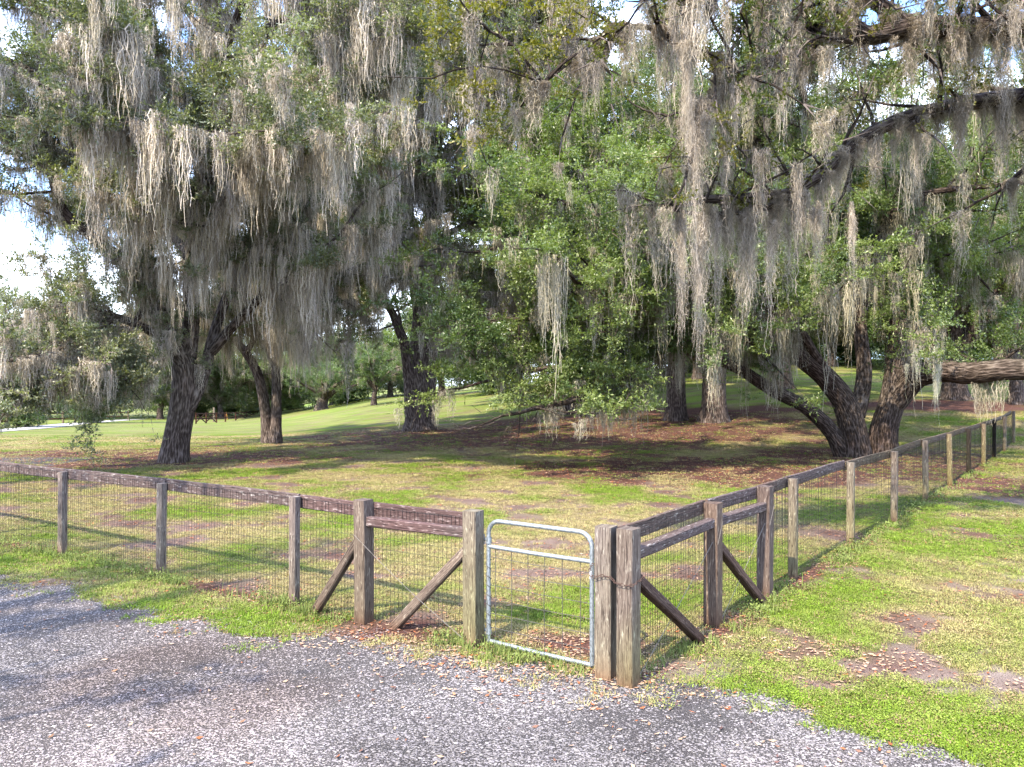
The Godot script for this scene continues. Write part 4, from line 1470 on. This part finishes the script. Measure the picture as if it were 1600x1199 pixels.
func build_far() -> void:
	var green := Color(0.065, 0.11, 0.035)
	var yel := Color(0.14, 0.19, 0.06)
	# two small trees on the far lawn
	simple_oak("oak_tree", "squat dark trunked oak on far lawn by the board fence", on(503, 641), 0.85, 1.6, 5.5, 6.0, {"green": green, "yellow": yel, "moss_p": 0.15, "leaf_s": 1.5, "bl": 2.6, "floor": 2.0}, 21)
	simple_oak("oak_tree", "small thin oak far up the lawn, left of the three stemmed oak", on(584, 634), 0.3, 1.8, 3.6, 5.0, {"green": green, "yellow": yel, "moss_p": 0.3, "leaf_s": 1.4, "bl": 2.2, "floor": 2.0}, 22)
	# woods behind: each tree stands by itself
	var rows := [
		[-70, 122, 13, 18, 0], [40, 112, 12, 16, 1], [150, 126, 13, 18, 0], [250, 118, 12, 16, 2], [345, 124, 11, 13, 1], [430, 130, 12, 13, 2], [520, 134, 12, 13, 1], [610, 128, 10, 9, 0], [690, 100, 9, 9, 2], [770, 92, 9, 11, 2], [850, 84, 9, 15, 2], [930, 72, 9, 15, 2], [1010, 84, 10, 16, 2], [1090, 70, 9, 14, 2], [1160, 88, 10, 16, 2], [1300, 84, 10, 16, 1], [1390, 76, 9, 14, 2], [1470, 90, 10, 16, 1], [1560, 78, 9, 14, 2], [1660, 84, 10, 15, 1], [810, 62, 9, 18, 2], [980, 108, 9, 12, 2], [1080, 112, 9, 12, 2], [1200, 106, 9, 12, 2], [1270, 112, 9, 12, 2], [1350, 104, 9, 12, 2], [1430, 110, 9, 12, 2], [1520, 106, 9, 12, 1], [1610, 100, 9, 12, 2]]
	var names := ["far oak at the left picture edge, behind the road", "far oak second from the left edge, above the road", "far oak behind the left front oak's low branches", "far oak directly behind the left front oak's trunk", "far bright oak between the left oak and the twin stems", "far oak behind the twin stemmed oak", "far oak behind the squat dark trunked oak", "far oak above the small thin oak", "far oak just behind the three stemmed oak", "far oak right of the three stemmed oak, under the sky gap", "far tall oak at the centre, behind the green crown", "far tall light green oak right of centre", "far tall oak behind the left of the close pair", "far light green oak behind the close pair", "far tall oak left of the pale trunked oak", "far tall oak behind the right front oak's stems", "far light green oak right of the three thick stems", "far tall oak behind the stout flared oak", "far light green oak near the right edge", "far tall oak beyond the right edge", "mid distance oak right of the three stemmed oak, bright green", "hilltop oak far behind the green crown's tip", "hilltop oak far behind the close pair", "hilltop oak seen past the pale trunked oak's left side", "hilltop oak seen past the pale trunked oak's right side", "hilltop oak far behind the three thick stems", "hilltop oak right of the three thick stems, far back", "hilltop oak far behind the stout flared oak", "hilltop oak by the right picture edge"]
	var k := 0
	for r in rows:
		var d: float = r[1]
		var x: float = (r[0] - 800.0) / F * d
		var gcol: Color = [Color(0.06, 0.085, 0.04), Color(0.065, 0.1, 0.035), Color(0.09, 0.14, 0.035)][r[4]]
		var ycol: Color = [Color(0.12, 0.13, 0.07), Color(0.13, 0.16, 0.06), Color(0.17, 0.22, 0.05)][r[4]]
		simple_oak("oak_tree", names[k], Vector3(x, rise(x, d), -d), 0.45, 2.6, r[2] * 0.75, r[3] * 0.9, {"green": gcol, "yellow": ycol, "moss_p": 0.3, "moss_l": 2.0, "moss_w": 1.8, "leaf_s": 2.1, "bl": 3.8, "bstep": 0.9, "sstep": 0.6, "lstep": 0.4, "first": 0.12, "n": 9, "floor": 2.5, "group": "woods behind the paddock"}, 40 + k)
		k += 1
	# bushes along the road
	var spots := [[300, 655], [350, 652], [395, 650], [455, 640], [540, 634], [640, 618], [150, 664], [30, 672], [770, 622], [900, 606], [980, 597], [1060, 590], [1140, 584], [1190, 580], [1250, 578], [1330, 576], [1420, 574], [1500, 573], [1580, 572]]
	var bl := ["bush behind the far board fence, left of the yellow marker", "bush behind the far board fence at the yellow marker", "bush behind the far fence, left of the twin stems", "bush right of the twin stemmed oak, across the road", "bush between squat oak and small thin oak", "bush far up the road by the three stemmed oak", "bush behind the pale posts at left", "bush at the left picture edge behind the road", "bush on far lawn right of the three stemmed oak", "far bush below the tip of the low green crown", "hill bush just left of the close pair of trunks", "hill bush behind the left trunk of the close pair", "hill bush right of the close pair of trunks", "hill bush left of the pale trunked oak", "hill bush right of the pale trunked oak", "hill bush behind the leftmost thick stem", "hill bush behind the rightmost thick stem", "hill bush above the stout flared oak", "hill bush at the right picture edge"]
	k = 0
	for s in spots:
		var p := spot(s[0], s[1])
		p += Vector3(p.x, 0, p.z).normalized() * 9.0
		p.y = rise(p.x, -p.z)
		var T := new_tree("bush", bl[k], p, {"green": Color(0.075, 0.12, 0.04), "yellow": Color(0.15, 0.2, 0.075), "moss_p": 0.0, "leaf_s": 1.5, "bl": 2.0, "sl": 1.2, "bstep": 0.7, "sstep": 0.55, "lstep": 0.4, "first": 0.05, "group": "bushes along the far road"}, 90 + k)
		T.root.set_meta("category", "bush")
		var big := clampf(-p.z / 60.0, 1.0, 1.8)
		T.leaf_s *= big
		arching(T, p - Vector3(0, 0.1, 0), 7, 0.0, TAU, 2.6 * big, 2.6 * big, 0.09, 0.03)
		arching(T, p - Vector3(0, 0.1, 0), 4, 0.3, TAU + 0.3, 1.0 * big, 4.2 * big, 0.09, 0.03)
		finish(T, "foliage")
		k += 1
	build_road()
	# the wood behind everything, one mass of leaves from here
	rng.seed = 808
	var bufs := []
	for q in leafm.size():
		bufs.append(PackedFloat32Array())
	for q in 9000:
		var u := rnd(-0.95, 1.0)
		var d := rnd(132.0, 150.0)
		var x := u * d
		var top := 6.5 + 5.0 * nz.get_noise_1d(x * 22.0) + 2.0 * nz2.get_noise_1d(x * 90.0)
		var h := top * sqrt(rng.randf())
		var c := Color(0.075, 0.105, 0.045).lerp(Color(0.17, 0.2, 0.1), rng.randf())
		inst(bufs[q % leafm.size()], Basis(UPV, rng.randf() * TAU).scaled(Vector3.ONE * rnd(2.2, 4.2)), Vector3(x, rise(x, d) + h, -d), c)
	var wood := Node3D.new()
	wood.name = "far_wood"
	add_child(wood)
	tag(wood, "far off wood that closes the view behind the whole paddock", "wood")
	wood.set_meta("kind", "stuff")
	for q in leafm.size():
		scatter("foliage", leafm[q], bufs[q], wood)


func build_road() -> void:
	rng.seed = 31
	var way := []
	for s in [[-160, 688], [-60, 678], [60, 669], [140, 661], [240, 655], [330, 650], [420, 644], [500, 634], [570, 622], [620, 612]]:
		way.append(spot(s[0], s[1]))
	var pts := resample(way, 1.0)
	var acc := Acc.new()
	for k in pts.size() - 1:
		var t0 := (pts[mini(k + 1, pts.size() - 1)] - pts[maxi(k - 1, 0)])
		var t1 := (pts[mini(k + 2, pts.size() - 1)] - pts[k])
		var s0 := Vector3(-t0.z, 0, t0.x).normalized() * 1.3
		var s1 := Vector3(-t1.z, 0, t1.x).normalized() * 1.3
		for j in 4:
			var f0 := -1.0 + j * 0.5
			var f1 := f0 + 0.5
			var q := [pts[k] + s0 * f0, pts[k + 1] + s1 * f0, pts[k + 1] + s1 * f1, pts[k] + s0 * f1]
			for z in 4:
				q[z].y = rise(q[z].x, -q[z].z) + 0.03
			acc.quad(q[0], q[1], q[2], q[3])
	var road := part("far_road", acc.mesh(M.road), self)
	road.set_meta("kind", "structure")
	# far board fence along the road
	var t := thing("board_fence", "dark far board fence with crossed boards along the road", "fence", Vector3.ZERO)
	var ps := []
	for s in [[306, 659], [322, 658], [338, 657], [352, 656], [368, 654], [385, 651], [402, 648], [420, 645], [441, 642], [459, 639], [474, 637], [488, 634], [515, 629], [528, 627], [541, 625], [552, 622], [575, 617], [592, 613]]:
		var p := spot(s[0], s[1] + 4.0)
		p.y = rise(p.x, -p.z)
		ps.append(p)
	for k in ps.size():
		part("post", beam(ps[k] - Vector3(0, 0.2, 0), ps[k] + Vector3(0, 1.15, 0), 0.13, 0.13, Vector3(0, 0, 1), M.rail, Color(0.8, 0.65, 0.6)), t)
	for k in ps.size() - 1:
		for h in [1.05, 0.55]:
			if h < 1.0 and k > 9:
				continue
			part("rail", beam(ps[k] + Vector3(0, h, 0.1), ps[k + 1] + Vector3(0, h, 0.1), 0.13, 0.04, UPV, M.rail, Color(0.7, 0.55, 0.5), 0.0, 0.005, 0.0), t)
		if k in [0, 1, 4, 5]:
			part("cross_board", beam(ps[k] + Vector3(0, 0.1, 0.14), ps[k + 1] + Vector3(0, 1.1, 0.14), 0.13, 0.03, UPV, M.rail, Color(0.7, 0.55, 0.5), 0.0, 0.005, 0.0), t)
			part("cross_board", beam(ps[k] + Vector3(0, 1.1, 0.18), ps[k + 1] + Vector3(0, 0.1, 0.18), 0.13, 0.03, UPV, M.rail, Color(0.7, 0.55, 0.5), 0.0, 0.005, 0.0), t)
	# pale posts by the left of the road
	t = thing("roadside_fence", "pale far fence posts with brown rails at left, across the road", "fence", Vector3.ZERO)
	ps = []
	for s in [[-20, 672], [10, 670], [36, 668], [60, 666], [98, 663], [117, 662], [127, 661], [160, 659], [200, 657]]:
		var p := spot(s[0], s[1])
		p += Vector3(p.x, 0, p.z).normalized() * 2.6
		p.y = rise(p.x, -p.z)
		ps.append(p)
	for k in ps.size():
		part("post", beam(ps[k] - Vector3(0, 0.2, 0), ps[k] + Vector3(0, 1.35, 0), 0.2, 0.14, Vector3(1, 0, 0), M.post, Color(2.0, 1.95, 1.9)), t)
	for k in ps.size() - 1:
		for h in [1.1, 0.55]:
			part("rail", beam(ps[k] + Vector3(0, h, 0.1), ps[k + 1] + Vector3(0, h, 0.1), 0.13, 0.04, UPV, M.rail, Color(1.5, 1.1, 0.8), 0.0, 0.005, 0.0), t)
	# markers by the road
	var wp := spot(334, 660)
	var wm := part("marker_post", beam(wp - Vector3(0, 0.2, 0), wp + Vector3(0, 1.75, 0), 0.2, 0.16, Vector3(1, 0, 0), M.post, Color(2.4, 2.4, 2.3)), self)
	tag(wm, "tall white marker post in front of the far board fence", "post")
	var y := spot(356, 657)
	var ym := part("leaning_stake", beam(y - Vector3(0, 0.2, 0), y + Vector3(-0.25, 1.1, 0), 0.12, 0.1, Vector3(1, 0, 0), M.yellow_post, Color(1, 1, 1)), self)
	tag(ym, "leaning yellow stake beside the far board fence", "stake")
